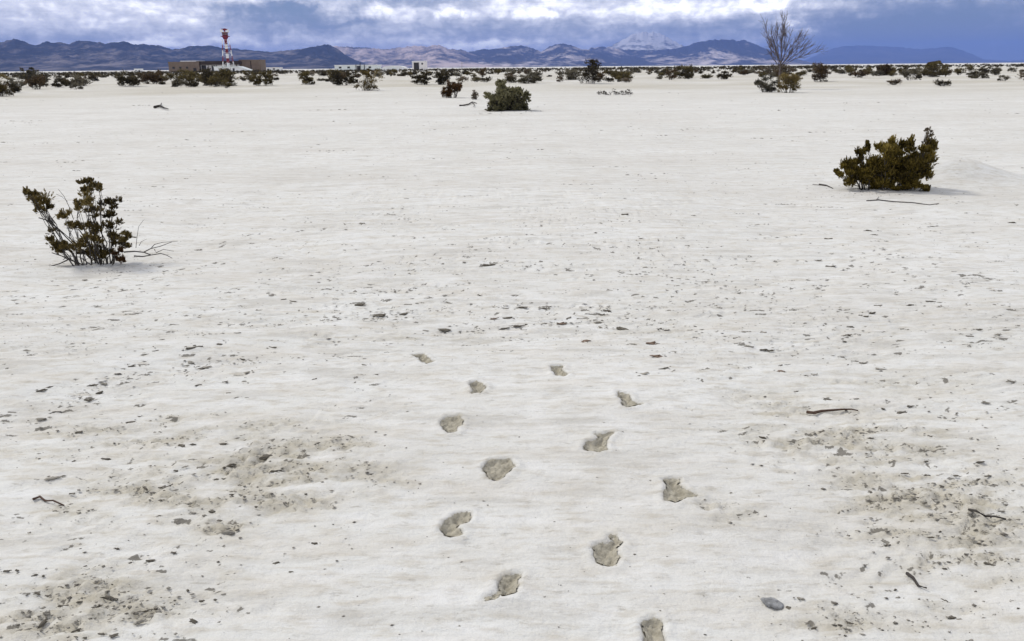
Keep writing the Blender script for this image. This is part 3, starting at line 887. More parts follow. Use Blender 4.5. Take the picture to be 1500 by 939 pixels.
def named_shrubs():
    A = auto_shrub
    A('small rust brown two lobed bush left of the round sage bush', 648, 677, 121, 143, M['leaf_rust'], 51, .42, 26, lobes=[(.3, .47, .32, .5), (.76, .62, .24, .34)])
    A('tiny straw coloured dry tuft beside the round sage bush', 689, 701, 131, 146, M['leaf_straw'], 52, .4, 8, 160)
    A('olive bush standing before the pale hangar at the scrub edge', 519, 555, 99, 133, M['leaf_olive_dark'], 53, .5, 14, lobes=[(.5, .45, .5, .45), (.45, .8, .22, .2)])
    A('tall dark conical bush right of the middle', 847, 883, 88, 122, M['leaf_belt_dark'], 54, .32, 26, 300, lobes=[(.5, .35, .5, .38), (.55, .72, .32, .3)])
    A('dark brown upright bush right of the bare tree', 1186, 1212, 93, 120, M['leaf_brown'], 55, .4, 12)
    A('brown olive bush cut by the left edge', -14, 17, 111, 141, M['leaf_olive_dark'], 56, .38, 14)
    A('low dark bush beside the one cut by the left edge', 14, 32, 123, 135, M['leaf_belt_dark'], 57, .5, 8)
    A('wide dark grey bush with a raised crown near the left edge', 30, 70, 99, 127, M['leaf_belt_grey'], 58, .3, 16, lobes=[(.5, .35, .5, .38), (.4, .75, .2, .25)])
    A('small round dark bush right of the wide grey bush near the left edge', 78, 98, 114, 128, M['leaf_belt_dark'], 59, .5, 8)
    A('brown olive bush at left of the cluster below the radar tower', 262, 296, 102, 125, M['leaf_belt_olive'], 60, .6, 14)
    A('tall dark bush in the middle of the cluster below the radar tower', 294, 318, 99, 126, M['leaf_belt_dark'], 61, .5, 14)
    A('dense olive bush at right of the cluster below the radar tower', 314, 349, 101, 126, M['leaf_belt_olive'], 62, .45, 16)
    A('brown olive bush right of the radar tower cluster', 366, 402, 102, 125, M['leaf_belt_olive'], 63, .55, 16, lobes=[(.25, .4, .27, .42), (.75, .5, .28, .42)])
    A('wide dark bush left of the brown building at the scrub edge', 172, 206, 108, 127, M['leaf_belt_dark'], 64, .5, 14)
    A('dark brown bush below the left end of the brown building', 207, 241, 105, 123, M['leaf_brown'], 65, .5, 14)
    A('wide greyish bush behind the round sage bush', 754, 797, 106, 122, M['leaf_belt_grey'], 66, .45, 16)
    A('olive brown twiggy bush near the right edge of the scrub', 1345, 1391, 90, 113, M['leaf_belt_olive'], 67, .5, 16, lobes=[(.45, .4, .5, .4), (.45, .8, .2, .2)])
    A('low grey bush flattened on the sand near the right edge', 1419, 1446, 106, 115, M['leaf_belt_grey'], 68, .5, 8)
    A('dark silvery bush at the left foot of the bare tree', 1106, 1140, 113, 135, M['leaf_belt_grey'], 69, .25, 14)
    A('olive bush at the right foot of the bare tree', 1137, 1173, 107, 136, M['leaf_olive_dark'], 70, .62, 18)
    A('dry brown bush behind the bare tree', 1116, 1164, 96, 112, M['leaf_straw'], 71, .05, 12)
    A('dark bush below the white block building', 602, 632, 105, 124, M['leaf_belt_dark'], 72, .5, 12)
    A('dark bush between the white block building and the rust bush', 637, 660, 104, 124, M['leaf_belt_dark'], 73, .5, 12)
    A('grey olive bush between the dark conical bush and the bare tree', 984, 1016, 95, 115, M['leaf_belt_olive'], 74, .4, 12)
    A('broad olive bush left of the dark conical bush', 812, 850, 101, 117, M['leaf_belt_grey'], 75, .5, 12)
    A('pair of dark brown lobes left of the low grey bush', 1282, 1306, 94, 111, M['leaf_brown'], 76, .5, 12)
    A('dark bush below the pale hangar', 480, 520, 102, 125, M['leaf_belt_dark'], 77, .5, 16, lobes=[(.3, .45, .32, .45), (.78, .4, .25, .4)])
    A('small dark bush below the left end of the pale hangar', 440, 462, 106, 124, M['leaf_belt_olive'], 78, .5, 10)


def bare_tree():
    rng = np.random.default_rng(81)
    def q(x, y): return 1100 + x / 3.75, y / 3.75
    fr = Frame(1141, 131)
    root = empty('bare_tree', fr.base); tag(root, 'leafless grey tree with thin upswept branches above the scrub', 'tree')
    def P(x, y, dy=0.0): return np.array(fr.at(*q(150 + (x - 150) * .86, 400 - (400 - y) * .85), dy))
    MB().tube([P(152, 495), P(150, 420), P(148, 370), P(150, 330)], [.075, .065, .055, .045], 8).build('trunk', M['bark'], root, True)
    limbs = [[(148, 380), (120, 310), (75, 262), (55, 200), (35, 115)], [(148, 350), (130, 260), (122, 180), (132, 125)], [(150, 340), (156, 250), (152, 170), (166, 85)], [(152, 345), (178, 280), (200, 220), (214, 165)],
             [(150, 360), (205, 300), (262, 230), (300, 205)], [(152, 370), (230, 320), (290, 300), (345, 275)], [(148, 370), (95, 320), (70, 290), (50, 255)], [(150, 340), (165, 270), (180, 200), (178, 140)],
             [(150, 365), (190, 310), (240, 265), (285, 245)], [(149, 345), (112, 250), (90, 190), (88, 150)], [(151, 350), (185, 270), (225, 215), (250, 180)], [(149, 355), (125, 280), (100, 230), (75, 180)], [(150, 335), (142, 240), (146, 160), (148, 110)], [(151, 365), (215, 320), (280, 275), (320, 250)]]
    for L in limbs:
        dys = rng.uniform(-1.0, 1.0)
        pts = [P(x, y, dys * i / (len(L) - 1)) + rng.normal(0, .03, 3) * (i > 0) for i, (x, y) in enumerate(L)]
        k = len(pts)
        b = MB().tube(pts, [.022 + (.008 - .022) * i / (k - 1) for i in range(k)], 6).build('branch', M['bark'], root, True)
        tw = MB()
        for j in range(30):
            i = rng.integers(0, k - 1); t = rng.uniform(0, 1)
            if i == 0 and t < .5: continue
            a = pts[i] * (1 - t) + pts[i + 1] * t
            d = pts[i + 1] - pts[i]; d = d / np.linalg.norm(d)
            d = d + rng.normal(0, .38, 3) + np.array([0, 0, .35]); d /= np.linalg.norm(d)
            ln = rng.uniform(.3, .95)
            m = a + d * ln * .5 + rng.normal(0, .03, 3); e = a + d * ln + np.array([0, 0, .08])
            tw.tube([a, m, e], [.010, .008, .004], 4)
            for z in range(2):
                d2 = d + rng.normal(0, .45, 3); d2 /= np.linalg.norm(d2); s = m if z else a * .3 + m * .7
                tw.tube([s, s + d2 * ln * .45], [.009, .004], 3)
        tw.build('twig', M['bark'], b)['kind'] = 'stuff'


LANDMARKS = [(5, 'the left edge'), (120, 'the left mountain peak'), (215, 'the tiny trailer'), (268, 'the brown building'), (328, 'the radar tower'), (372, 'the right brown block'), (430, 'the white hut'),
             (520, 'the pale hangar'), (575, 'the low white shed'), (613, 'the white block building'), (662, 'the rust bush'), (745, 'the round sage bush'), (820, 'the hazy middle range'), (865, 'the dark conical bush'),
             (950, 'the snowy peak'), (1060, 'the dark blue ridge'), (1141, 'the bare tree'), (1200, 'the pale cloud'), (1300, 'the rainy range'), (1400, 'the far right ridge'), (1490, 'the right edge')]


def scrub_belt():
    rng = np.random.default_rng(91)
    protos = []
    kinds = [('leaf_belt_dark', 'dark'), ('leaf_belt_olive', 'olive brown'), ('leaf_belt_grey', 'greyish'), ('leaf_brown', 'dark brown'), ('leaf_straw', 'straw coloured'), ('leaf_rust', 'rusty')]
    for k in range(16):
        mat, word = kinds[(0, 3, 1, 0, 2, 2, 0, 1, 3, 1, 2, 1, 0, 4, 0, 2)[k]]
        tf = []; st = MB()
        for j in range(9 + k % 4):
            a = rng.uniform(0, 6.283); r = math.sqrt(rng.uniform(0, 1)) * .62
            x, y = r * math.cos(a), r * math.sin(a)
            z = rng.uniform(.16, .60 + .3 * (k % 3)) * (1 - .55 * r)
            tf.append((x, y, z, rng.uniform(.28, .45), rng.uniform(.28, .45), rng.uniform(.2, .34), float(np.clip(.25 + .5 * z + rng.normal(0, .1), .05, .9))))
            st.tube(wobble_line((x * .15, y * .15, -.15), (x, y, z + .1), 3, .03, rng), [.022, .018, .014, .008], 4)
        for j in range(3):
            a = rng.uniform(0, 6.283)
            st.tube(wobble_line((0, 0, .1), (math.cos(a) * .6, math.sin(a) * .6, rng.uniform(.6, 1.05)), 3, .04, rng), [.015, .012, .009, .005], 3)
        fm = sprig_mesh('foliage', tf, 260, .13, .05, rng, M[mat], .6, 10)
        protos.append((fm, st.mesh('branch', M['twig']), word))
    # where the scrub stands: from about 68 m, thicker in clumps, wind cleared lanes between
    spots = []; tries = 0
    # keep clear of the shrubs built one by one
    taken = [(o.location.x, o.location.y) for o in COL.objects if o.type == 'EMPTY']
    while len(spots) < 290 and tries < 200000:
        tries += 1
        r = math.sqrt(rng.uniform(66 ** 2, 185 ** 2)); a = rng.uniform(-0.60, 0.60)
        x, y = r * math.sin(a), r * math.cos(a)
        dn = fbm(x * .035 + 5, y * .05, 3)
        edge = smooth(66, 92, r + 10 * perlin(a * 9, 2.0))
        if rng.uniform() > (0.46 + 1.7 * dn) * edge: continue
        s = rng.uniform(.48, 1.05) * (1.0 if rng.uniform() < .85 else 1.25)
        if any((x - u) ** 2 + (y - v) ** 2 < (0.95 * (s + w)) ** 2 for u, v, w in spots): continue
        if any((x - u) ** 2 + (y - v) ** 2 < 4 for u, v in taken): continue
        q = project((x, y, 0))
        if not (-10 < q[0] < 1510): continue
        spots.append((x, y, s))
    ROWS = []
    for x, y, s in spots:
        fm, sm, word = protos[rng.integers(0, len(protos))]
        z = float(height(x, y)); px, py = project((x, y, z)); dpx = s / px_size((x, y, z))
        hz = rng.uniform(.72, 1.12)
        root = empty('scrub_bush', (x, y, z - .03), rng.uniform(0, 6.28)); root.scale = (s, s * rng.uniform(.85, 1.15), s * hz)
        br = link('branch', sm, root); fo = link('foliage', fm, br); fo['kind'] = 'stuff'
        r = math.hypot(x, y)
        row = 'front' if r < 95 else 'second row' if r < 125 else 'middle' if r < 155 else 'back'
        size = ('small ' if s < .72 else 'large ' if s > 1.1 else '') + ('low ' if hz < .82 else 'tall ' if hz > 1.03 else '')
        mark = min(LANDMARKS, key=lambda m: abs(m[0] - px))[1]
        ROWS.append([root, px, f'{size}{word} bush', f'in {row} of scrub belt below {mark}'])
    finish_labels(ROWS, 'bush', 'bushes of the scrub belt')
    # the rest of the belt runs together into one dark line
    V, Fc, T = [], [], []; nb = 0
    while nb < 4200:
        r = math.sqrt(rng.uniform(165 ** 2, 640 ** 2)); a = rng.uniform(-0.66, 0.66); x, y = r * math.sin(a), r * math.cos(a)
        if fbm(x * .012, y * .02, 3) < -.08: continue
        if r < 187 and rng.uniform() < .5: continue
        nb += 1; s = rng.uniform(.55, 1.25); z = float(height(x, y)) if r < 450 else 0.0
        tf = [(x + rng.normal(0, .35) * s, y + rng.normal(0, .35) * s, z + rng.uniform(.25, .7) * s, .5 * s, .5 * s, .35 * s, rng.uniform(.15, .6)) for _ in range(3)]
        v, f, t = leaves(tf, 9, .42 * s, .26 * s, rng, .3, .6)
        Fc.append(f + sum(map(len, V[-1:])) * 0 + nb * 0); V.append(v); T.append(t)
    VV = np.concatenate(V); FF = np.arange(len(VV)).reshape(-1, 4)
    tag(link('distant_scrub', np_mesh('distant_scrub', VV, FF, M['leaf_belt_dark'], {'tint': ('FACE', np.concatenate(T))})), kind='stuff')


# ------------------------------------------------------------------ buildings and tower
D_B = 510.0


def far_frame(px, dist=D_B):
    d = ray(px, 101.0); k = dist / d[1]
    return np.array([d[0] * k, dist, float(height(d[0] * k, dist))]), dist * 1.0 / F * 1.05


def xz(px, py, dist=D_B):
    """world x and z on the upright plane y=dist"""
    d = ray(px, py); k = dist / d[1]
    return d[0] * k, CAM_Z + d[2] * k


def building(name, label, x0, x1, ytop, depth, wall, roofm, rz=0.0, doors=(), windows=(), roof_over=0.4, dist=D_B, cat='building', roof_t=0.5):
    wx0, zt = xz(x0, ytop, dist); wx1, _ = xz(x1, ytop, dist); cx = (wx0 + wx1) / 2; w = wx1 - wx0
    root = empty(name, (cx, dist, -0.02), rz); tag(root, label, cat)
    MB().box(-w / 2, w / 2, 0, depth, -0.1, zt - roof_t).build('wall', wall, root)
    MB().box(-w / 2 - roof_over, w / 2 + roof_over, -roof_over, depth + roof_over, zt - roof_t, zt).build('roof', roofm, root)
    for a, b, h in doors:
        d = MB().box(-w / 2 + a * w, -w / 2 + b * w, -0.12, 0.1, 0.0, h).build('door', M['dark_open'], root)
        MB().box(-w / 2 + a * w - .15, -w / 2 + b * w + .15, -0.16, -0.02, h, h + .2).build('door_frame', wall, d)
    for a, b, z0, z1 in windows:
        wn = MB().box(-w / 2 + a * w, -w / 2 + b * w, -0.06, 0.1, z0, z1).build('window', M['dark_open'], root)
        MB().box(-w / 2 + a * w - .1, -w / 2 + b * w + .1, -0.14, -0.02, z0 - .15, z0).build('sill', wall, wn)
    return root, w, zt


def buildings():
    b, w, zt = building('brown_building', 'long low brown building left of the radar tower', 246, 291, 90.5, 16, M['brown_wall'], M['brown_wall'], 0, [(.8, .9, 2.6)], [(.12, .2, 2.2, 3.4), (.34, .42, 2.2, 3.4), (.56, .64, 2.2, 3.4)], 0.1)
    MB().box(-w * .12, w * .47, 1.0, 12, zt + .01, zt + .55).build('roof_deck', M['white_paint'], b)
    b, w, zt = building('dark_roofed_building', 'low building with a dark overhanging roof under the radar tower', 292, 349, 89.5, 14, M['cream_wall'], M['dark_roof'], 0, [(.04, .16, 4.2), (.30, .40, 4.0)], [(.62, .7, 2.0, 3.6), (.78, .86, 2.0, 3.6)], 1.4, 512, roof_t=2.2)
    for f in (.02, .22, .44, .7, .95):
        MB().box(-w / 2 + f * w, -w / 2 + f * w + .35, -1.2, -.85, 0, zt - 2.25).build('post', M['dark_roof'], b)
    b, w, zt = building('brown_block_building', 'windowless brown block building right of the radar tower', 350, 381, 87.5, 14, M['brown_wall'], M['brown_wall'], rad(4), [(.12, .24, 2.8)], [], 0.1, 514)
    MB().box(w * .02, w * .06, -.15, .05, 0, zt - .6).build('pilaster', M['dark_roof'], b)
    # white tent-like shed before the tower
    x0, zt = xz(313, 97.3, 494); x1, _ = xz(362, 97.3, 494); w = x1 - x0
    r = empty('white_shed', ((x0 + x1) / 2, 494, 0)); tag(r, 'low white shed with a sloping end before the radar tower', 'building')
    MB().prism([(-w / 2, -.1), (w / 2, -.1), (w / 2, 1.2), (w * .22, zt - .4), (-w / 2, zt - .4)], 0, 9).build('wall', M['white_paint'], r)
    MB().prism([(w / 2 + .3, 1.25), (w * .22, zt), (-w / 2 - .3, zt), (-w / 2 - .3, zt - .38), (w * .22, zt - .38), (w / 2 + .3, 1.0)][::-1], -.3, 9.3).build('roof', M['pale_metal'], r)
    for f in (-.3, -.12, .06): MB().box(f * w, f * w + 1.1, -.1, .08, 0, 2.2).build('door', M['dark_open'], r)
    # pale hangar
    b, w, zt = building('pale_hangar', 'long pale hangar with low flat roof in the far middle', 490, 552, 95.2, 18, M['pale_metal'], M['white_paint'], 0, [], [(.1, .16, 1.6, 2.6), (.3, .36, 1.6, 2.6), (.8, .86, 1.6, 2.6)], .2)
    for f in (.50, .60, .70): MB().box(-w / 2 + f * w, -w / 2 + f * w + .35, -.5, -.02, 0, zt + (1.3 if f == .60 else .3)).build('pilaster', M['dark_open'], b)
    MB().box(w * .03, w * .10, -.2, .1, 0, 3.0).build('door', M['dark_open'], b)
    # arched white shed
    x0, zt = xz(559, 96.2); x1, _ = xz(593, 96.2); w = x1 - x0
    r = empty('arched_shed', ((x0 + x1) / 2, D_B, 0)); tag(r, 'low white shed with a rounded roof left of the white block building', 'building')
    arc = [(-w / 2 * math.cos(math.pi * i / 14), 1.0 + (zt - 1.0) * math.sin(math.pi * i / 14) ** .7) for i in range(15)]
    MB().prism([(-w / 2, -.1)] + arc + [(w / 2, -.1)], 0, 14).build('shell', M['white_paint'], r)
    MB().box(-1.6, 1.6, -.12, .05, 0, 2.3).build('door', M['pale_metal'], r)
    b, w, zt = building('white_block_building', 'tall white block building with a dark doorway', 603.5, 623.5, 89.3, 9, M['cream_wall'], M['white_paint'], 0, [(.12, .5, 4.6)], [(.68, .8, 3.4, 4.4)], .1)
    b, w, zt = building('white_trailer', 'tiny white trailer far left of the brown building', 196, 207, 100.6, 3, M['white_paint'], M['white_paint'], 0, [(.6, .8, 1.6)], [(.15, .35, 1.0, 1.5)], .05, 600, 'trailer', .2)
    b, w, zt = building('white_hut', 'small white hut between the brown blocks and the pale hangar', 389, 410, 98.6, 6, M['white_paint'], M['cream_wall'], 0, [(.1, .25, 1.8)], [(.5, .65, 1.2, 2.0)], .2, 560, 'building', .4)
    # slender mast
    x, zt = xz(676.5, 90.5, 540)
    r = empty('mast', (x, 540, 0)); tag(r, 'slender dark mast right of the white block building', 'mast')
    MB().tube([(0, 0, -.1), (0, 0, zt * .6), (0, 0, zt)], [.16, .12, .07], 6).build('pole', M['steel'], r)
    MB().box(-.7, .7, -.06, .06, zt * .82, zt * .82 + .12).build('crossarm', M['steel'], r)


def tower():
    D = 503.0
    x, zt = xz(328.6, 41.5, D)
    root = empty('radar_tower', (x, D, 0), rad(22)); tag(root, 'red and white banded radar tower above the low brown buildings', 'tower')
    z_head = zt - 6.2
    # banded core: alternating painted sections
    zs = np.linspace(0.0, z_head, 8)
    for i in range(7):
        m = M['red_paint'] if i % 2 == 0 else M['white_paint']
        MB().tube([(0, 0, zs[i] + .002), (0, 0, zs[i + 1] - .002)], [.82, .82], 12).build('core_section', m, root)
    for sx in (-1, 1):
        for sy in (-1, 1):
            l = MB().tube([(sx * 3.4, sy * 3.4, -.1), (sx * 2.6, sy * 2.6, z_head * .5), (sx * 1.9, sy * 1.9, z_head)], [.13, .12, .10], 6).build('leg', M['bands'], root)
    lv = np.linspace(0.5, z_head - .3, 6)
    for i in range(5):
        def hw(z): return 3.4 + (1.9 - 3.4) * z / z_head
        for (ax, ay), (bx, by) in (((-1, -1), (1, -1)), ((1, -1), (1, 1)), ((1, 1), (-1, 1)), ((-1, 1), (-1, -1))):
            a, b = hw(lv[i]), hw(lv[i + 1])
            MB().tube([(ax * a, ay * a, lv[i]), (bx * b, by * b, lv[i + 1])], [.06, .06], 4).build('brace', M['bands'], root)
            MB().tube([(ax * b, ay * b, lv[i + 1]), (bx * b, by * b, lv[i + 1])], [.07, .07], 4).build('brace', M['bands'], root)
    MB().tube([(0, 0, z_head), (0, 0, z_head + 1.6)], [1.0, 1.9], 10).build('platform_support', M['red_paint'], root)
    MB().box(-2.5, 2.5, -2.5, 2.5, z_head + 1.6, z_head + 1.85).build('platform', M['red_paint'], root)
    cab = MB().box(-1.55, 1.55, -1.55, 1.55, z_head + 1.85, z_head + 4.0).build('cabin', M['red_paint'], root)
    for a in (-1.3, .4): MB().box(a, a + .9, -1.62, -1.52, z_head + 2.6, z_head + 3.5).build('window', M['dark_open'], cab)
    MB().box(-2.4, 2.4, -2.4, 2.4, z_head + 4.0, z_head + 4.2).build('upper_deck', M['white_paint'], root)
    for sx in (-1, 1):
        for sy in (-1, 1):
            MB().box(sx * 1.75 - .6, sx * 1.75 + .6, sy * 1.75 - .6, sy * 1.75 + .6, z_head + 4.2, z_head + 5.5).build('corner_panel', M['white_paint'], root)
    MB().tube([(0, 0, z_head + 4.2), (0, 0, z_head + 5.3)], [.5, .4], 8).build('antenna_mount', M['red_paint'], root)
    arc = [(-1.9 + 3.8 * i / 8, z_head + 5.1 - .0) for i in range(9)] + [(1.9 - 3.8 * i / 8, z_head + 6.2 - .35 * abs(i - 4) / 4) for i in range(9)]
    MB().prism(arc, -.25, .1).build('antenna', M['red_paint'], root)
    for sx in (-1, 1):
        MB().tube([(sx * 2.45, -2.45, z_head + 1.85), (sx * 2.45, -2.45, z_head + 2.9)], [.06, .06], 4).build('railing', M['white_paint'], root)
        MB().tube([(sx * 2.45, -2.45, z_head + 2.9), (sx * 2.45, 2.45, z_head + 2.9)], [.06, .06], 4).build('railing', M['white_paint'], root)
    MB().tube([(-2.45, -2.45, z_head + 2.9), (2.45, -2.45, z_head + 2.9)], [.06, .06], 4).build('railing', M['white_paint'], root)


# ------------------------------------------------------------------ things lying on the sand
def ico(sub=2):
    import bmesh
    bm = bmesh.new(); bmesh.ops.create_icosphere(bm, subdivisions=sub, radius=1.0)
    v = np.array([x.co[:] for x in bm.verts]); f = np.array([[x.index for x in q.verts] for q in bm.faces]); bm.free()
    return v, f


def lump(rng, sub=2, amp=.35, flat=.45):
    v, f = ico(sub)
    o = rng.uniform(0, 50, 3)
    n = perlin(v[:, 0] * 1.6 + o[0] + v[:, 2], v[:, 1] * 1.6 + o[1]) + .5 * perlin(v[:, 0] * 3.7 + o[2], v[:, 1] * 3.7 - v[:, 2] * 3)
    v = v * (1 + amp * 1.6 * n)[:, None]
    v[:, 2] *= flat
    return v, f


CHIPS = []   # photograph x, y, length in pixels, look


def chips_from(ox, oy, rows):
    for r in rows:
        x, y, L = r[:3]; CHIPS.append((ox + x / 3, oy + y / 3, L / 3, r[3] if len(r) > 3 else 'd', r[4] if len(r) > 4 else 0))


chips_from(0, 430, [(205, 33, 26), (1135, 73, 32), (1245, 26, 40), (1295, 36, 42), (1040, 175, 60, 'g'), (840, 240, 60), (880, 232, 30), (965, 222, 40), (985, 208, 24), (640, 268, 45, 'd', 25), (692, 250, 44, 'd', 20), (580, 318, 42, 'd', 15), (520, 352, 30), (410, 402, 50, 'd', 8), (460, 396, 40, 'g'),
    (185, 424, 40, 'd', 18), (215, 412, 40, 'd', 18), (435, 435, 44, 'd', 25), (385, 468, 36), (405, 462, 28), (250, 520, 48, 'd', 22), (180, 550, 60, 'g'), (345, 610, 60), (1195, 237, 50), (1210, 258, 28, 'g'), (1070, 290, 40), (1090, 345, 40, 'g', 20), (1380, 377, 42, 'd', 22), (870, 402, 46), (990, 387, 32), (905, 323, 50, 'g', 12),
    (840, 302, 60, 'g'), (1040, 457, 28), (1085, 457, 36, 'g'), (1005, 437, 30), (575, 565, 44), (610, 540, 24), (690, 610, 36), (800, 668, 50), (850, 662, 40), (470, 727, 66), (325, 706, 25), (325, 735, 18), (775, 778, 44), (815, 760, 30, 'g'), (1010, 755, 60, 'd', 30), (1040, 735, 40, 'd', 20), (1165, 718, 66), (1240, 712, 28, 'g'), (1220, 780, 56), (980, 660, 40), (1075, 385, 36, 'g'), (1120, 305, 30, 'g'), (1225, 310, 26)])
chips_from(500, 430, [(80, 48, 60), (165, 97, 66), (270, 90, 46), (610, 8, 40), (800, 60, 56), (890, 65, 66), (670, 110, 60, 'r'), (735, 107, 50, 'd'), (997, 108, 38), (1045, 110, 24), (1130, 125, 44, 'g'), (1140, 148, 50, 'g'), (1235, 155, 66), (1400, 156, 34), (1430, 161, 34), (1255, 107, 30, 'g'), (1170, 75, 48), (1150, 93, 48), (890, 133, 40), (970, 132, 46, 'r'),
    (720, 152, 50, 'd', 8), (775, 142, 50, 'd', 8), (455, 160, 58), (812, 135, 18), (712, 192, 16), (1070, 210, 50, 'r'), (1280, 222, 34, 'g'), (1370, 220, 66, 'r'), (1390, 276, 70, 'r'), (1460, 255, 32, 'g'), (155, 355, 16), (100, 313, 28), (1325, 352, 56, 'g', 8), (1420, 330, 54, 'd', 10), (370, 163, 44, 'g'), (470, 40, 40, 'g')])
chips_from(1000, 430, [(55, 193, 24), (30, 162, 34, 'g'), (230, 195, 20), (275, 168, 46, 'g'), (355, 170, 44, 'g'), (780, 95, 36), (805, 100, 32), (832, 85, 40), (855, 53, 48), (1005, 50, 42), (1095, 35, 40), (1130, 40, 36, 'g'), (738, 146, 34), (725, 183, 46), (712, 210, 32), (705, 278, 28), (760, 298, 34), (790, 306, 32), (865, 332, 54, 'g'), (360, 246, 36), (390, 250, 32), (290, 232, 56, 'g'),
    (210, 255, 34, 'g'), (435, 315, 34), (465, 312, 28), (430, 343, 60, 'r'), (545, 360, 44), (575, 356, 36, 'g'), (500, 430, 40), (640, 466, 48), (770, 463, 36), (1305, 157, 38), (1260, 188, 38), (1380, 180, 46, 'g'), (880, 505, 24), (965, 523, 52), (1000, 494, 34), (1205, 525, 24), (1330, 478, 60, 'g'), (1090, 627, 34), (355, 632, 46), (830, 635, 36), (1070, 737, 24), (1310, 740, 54), (975, 790, 40), (1080, 798, 28), (1200, 800, 24), (1440, 385, 50, 'g'), (610, 608, 34)])
chips_from(0, 680, [(690, 230, 46), (655, 262, 16), (640, 105, 48), (720, 100, 40), (750, 92, 36), (830, 172, 56, 'g'), (950, 66, 40), (985, 64, 26), (1215, 33, 52), (1000, 300, 96, 'g'), (660, 422, 56), (895, 243, 22), (965, 247, 36), (930, 207, 44), (850, 213, 50, 'g', 10), (490, 590, 76), (215, 578, 50), (165, 568, 40), (350, 545, 46), (185, 700, 66, 'd', 45), (430, 625, 34, 'd', 40), (275, 622, 44), (350, 604, 34),
    (375, 762, 40), (450, 745, 36), (500, 752, 46), (340, 728, 50, 'd', 25), (650, 642, 60), (685, 634, 26), (1215, 432, 34), (1280, 473, 28), (1385, 347, 44), (960, 427, 22), (825, 553, 26), (155, 486, 30), (190, 490, 20), (85, 730, 38, 'g'), (850, 688, 46), (885, 600, 32), (947, 595, 26), (315, 128, 24), (515, 370, 30), (765, 388, 36), (615, 690, 80, 'g', 20), (670, 665, 60, 'g', 30), (230, 62, 70, 'g', 15), (75, 465, 30), (30, 468, 36), (1345, 130, 14), (1125, 186, 22), (1020, 132, 24)])
chips_from(1000, 680, [(1075, 48, 26), (1205, 50, 20), (980, 40, 28), (1345, 50, 36), (827, 123, 14), (828, 162, 24), (1065, 170, 28), (1300, 66, 34), (1095, 320, 30), (1132, 295, 20), (900, 355, 30), (1345, 437, 56), (1155, 458, 30), (1305, 348, 22), (937, 550, 20), (945, 585, 24, 'g'), (1155, 600, 40, 'd', -30), (1180, 672, 56), (1215, 682, 34, 'g'), (1370, 660, 44, 'g'), (575, 720, 34), (690, 706, 28), (735, 697, 38), (655, 665, 36, 'r'), (520, 590, 44, 'g', -25), (1420, 178, 24), (1495, 210, 24), (1400, 205, 34, 'g'), (1450, 600, 34, 'g'), (1475, 633, 16)])
for px_, py_, L_, k_ in [(1273, 338, 14, 'd'), (1281, 344, 12, 'd'), (1213, 350, 10, 'd'), (1040, 355, 9, 'g'), (1200, 381, 12, 'd'), (1215, 390, 18, 'd'), (1237, 396, 14, 'd'), (893, 425, 14, 'g'), (923, 402, 12, 'g'), (670, 402, 12, 'g'), (715, 388, 18, 'd'), (725, 385, 12, 'g'), (1057, 361, 8, 'd'), (293, 366, 7, 'd'),
                         (197, 347, 8, 'd'), (238, 326, 9, 'g'), (124, 410, 12, 'g'), (1437, 277, 8, 'd'), (1017, 316, 8, 'd'), (915, 314, 12, 'd'), (880, 327, 9, 'g'), (530, 327, 10, 'g'), (505, 328, 9, 'g'), (594, 291, 8, 'g'), (939, 349, 6, 'd'), (1483, 326, 12, 'd'), (1489, 300, 10, 'g'), (640, 272, 7, 'g'), (717, 246, 7, 'd')]:
    CHIPS.append((px_, py_, L_, k_, 0))


MARKS = [(np.mean([p[0] for p in pts]), np.mean([p[1] for p in pts]), 'the nearest footprint' if o == 'nearest' else f'the {o} {s} footprint') for pts, o, s in FOOT]
MARKS += [(140, 350, 'the scraggly left shrub'), (1300, 260, 'the dense right shrub'), (745, 160, 'the round sage bush'), (1220, 605, 'the crooked stick'), (70, 735, 'the thin left twig'), (1137, 887, 'the flat grey stone'),
          (1445, 755, 'the short right twig'), (1343, 853, 'the slanting twig'), (1320, 298, 'the long dead branch')]
EDGES = [('the left edge', lambda x, y: x), ('the right edge', lambda x, y: W - x), ('the bottom edge', lambda x, y: H - y)]


def where(px, py):
    m = min(MARKS, key=lambda m: math.hypot(m[0] - px, (m[1] - py) * 1.6))
    d = math.hypot(m[0] - px, (m[1] - py) * 1.6)
    e = min(EDGES, key=lambda e: e[1](px, py))
    if e[1](px, py) < 60 and d > 90: return f'close to {e[0]}'
    dx, dy = px - m[0], (py - m[1]) * 1.6
    way = ('left of' if dx < 0 else 'right of') if abs(dx) > abs(dy) else ('beyond' if dy < 0 else 'in front of')
    return f"{'just' if d < 70 else 'well' if d > 220 else 'some way'} {way} {m[2]}"


ORD = ['first', 'second', 'third', 'fourth', 'fifth', 'sixth', 'seventh', 'eighth', 'ninth', 'tenth']


def finish_labels(rows, cat, group):
    """rows: [object, picture x, look, place]; look-alikes of one place are told apart from left to right"""
    by = {}
    for r in rows: by.setdefault((r[2], r[3]), []).append(r)
    for (look, place), rs in by.items():
        rs.sort(key=lambda r: r[1]); n = len(rs)
        for i, r in enumerate(rs):
            pre = '' if n == 1 else ('left ' if i == 0 else 'right ') if n == 2 else ('leftmost ' if i == 0 else 'rightmost ' if i == n - 1 else 'middle ' if n == 3 else ORD[min(i, 9)] + ' from left, ')
            tag(r[0], f'{pre}{look} {place}', cat, group)


def on_sand(x, y):
    return float(height(x, y))


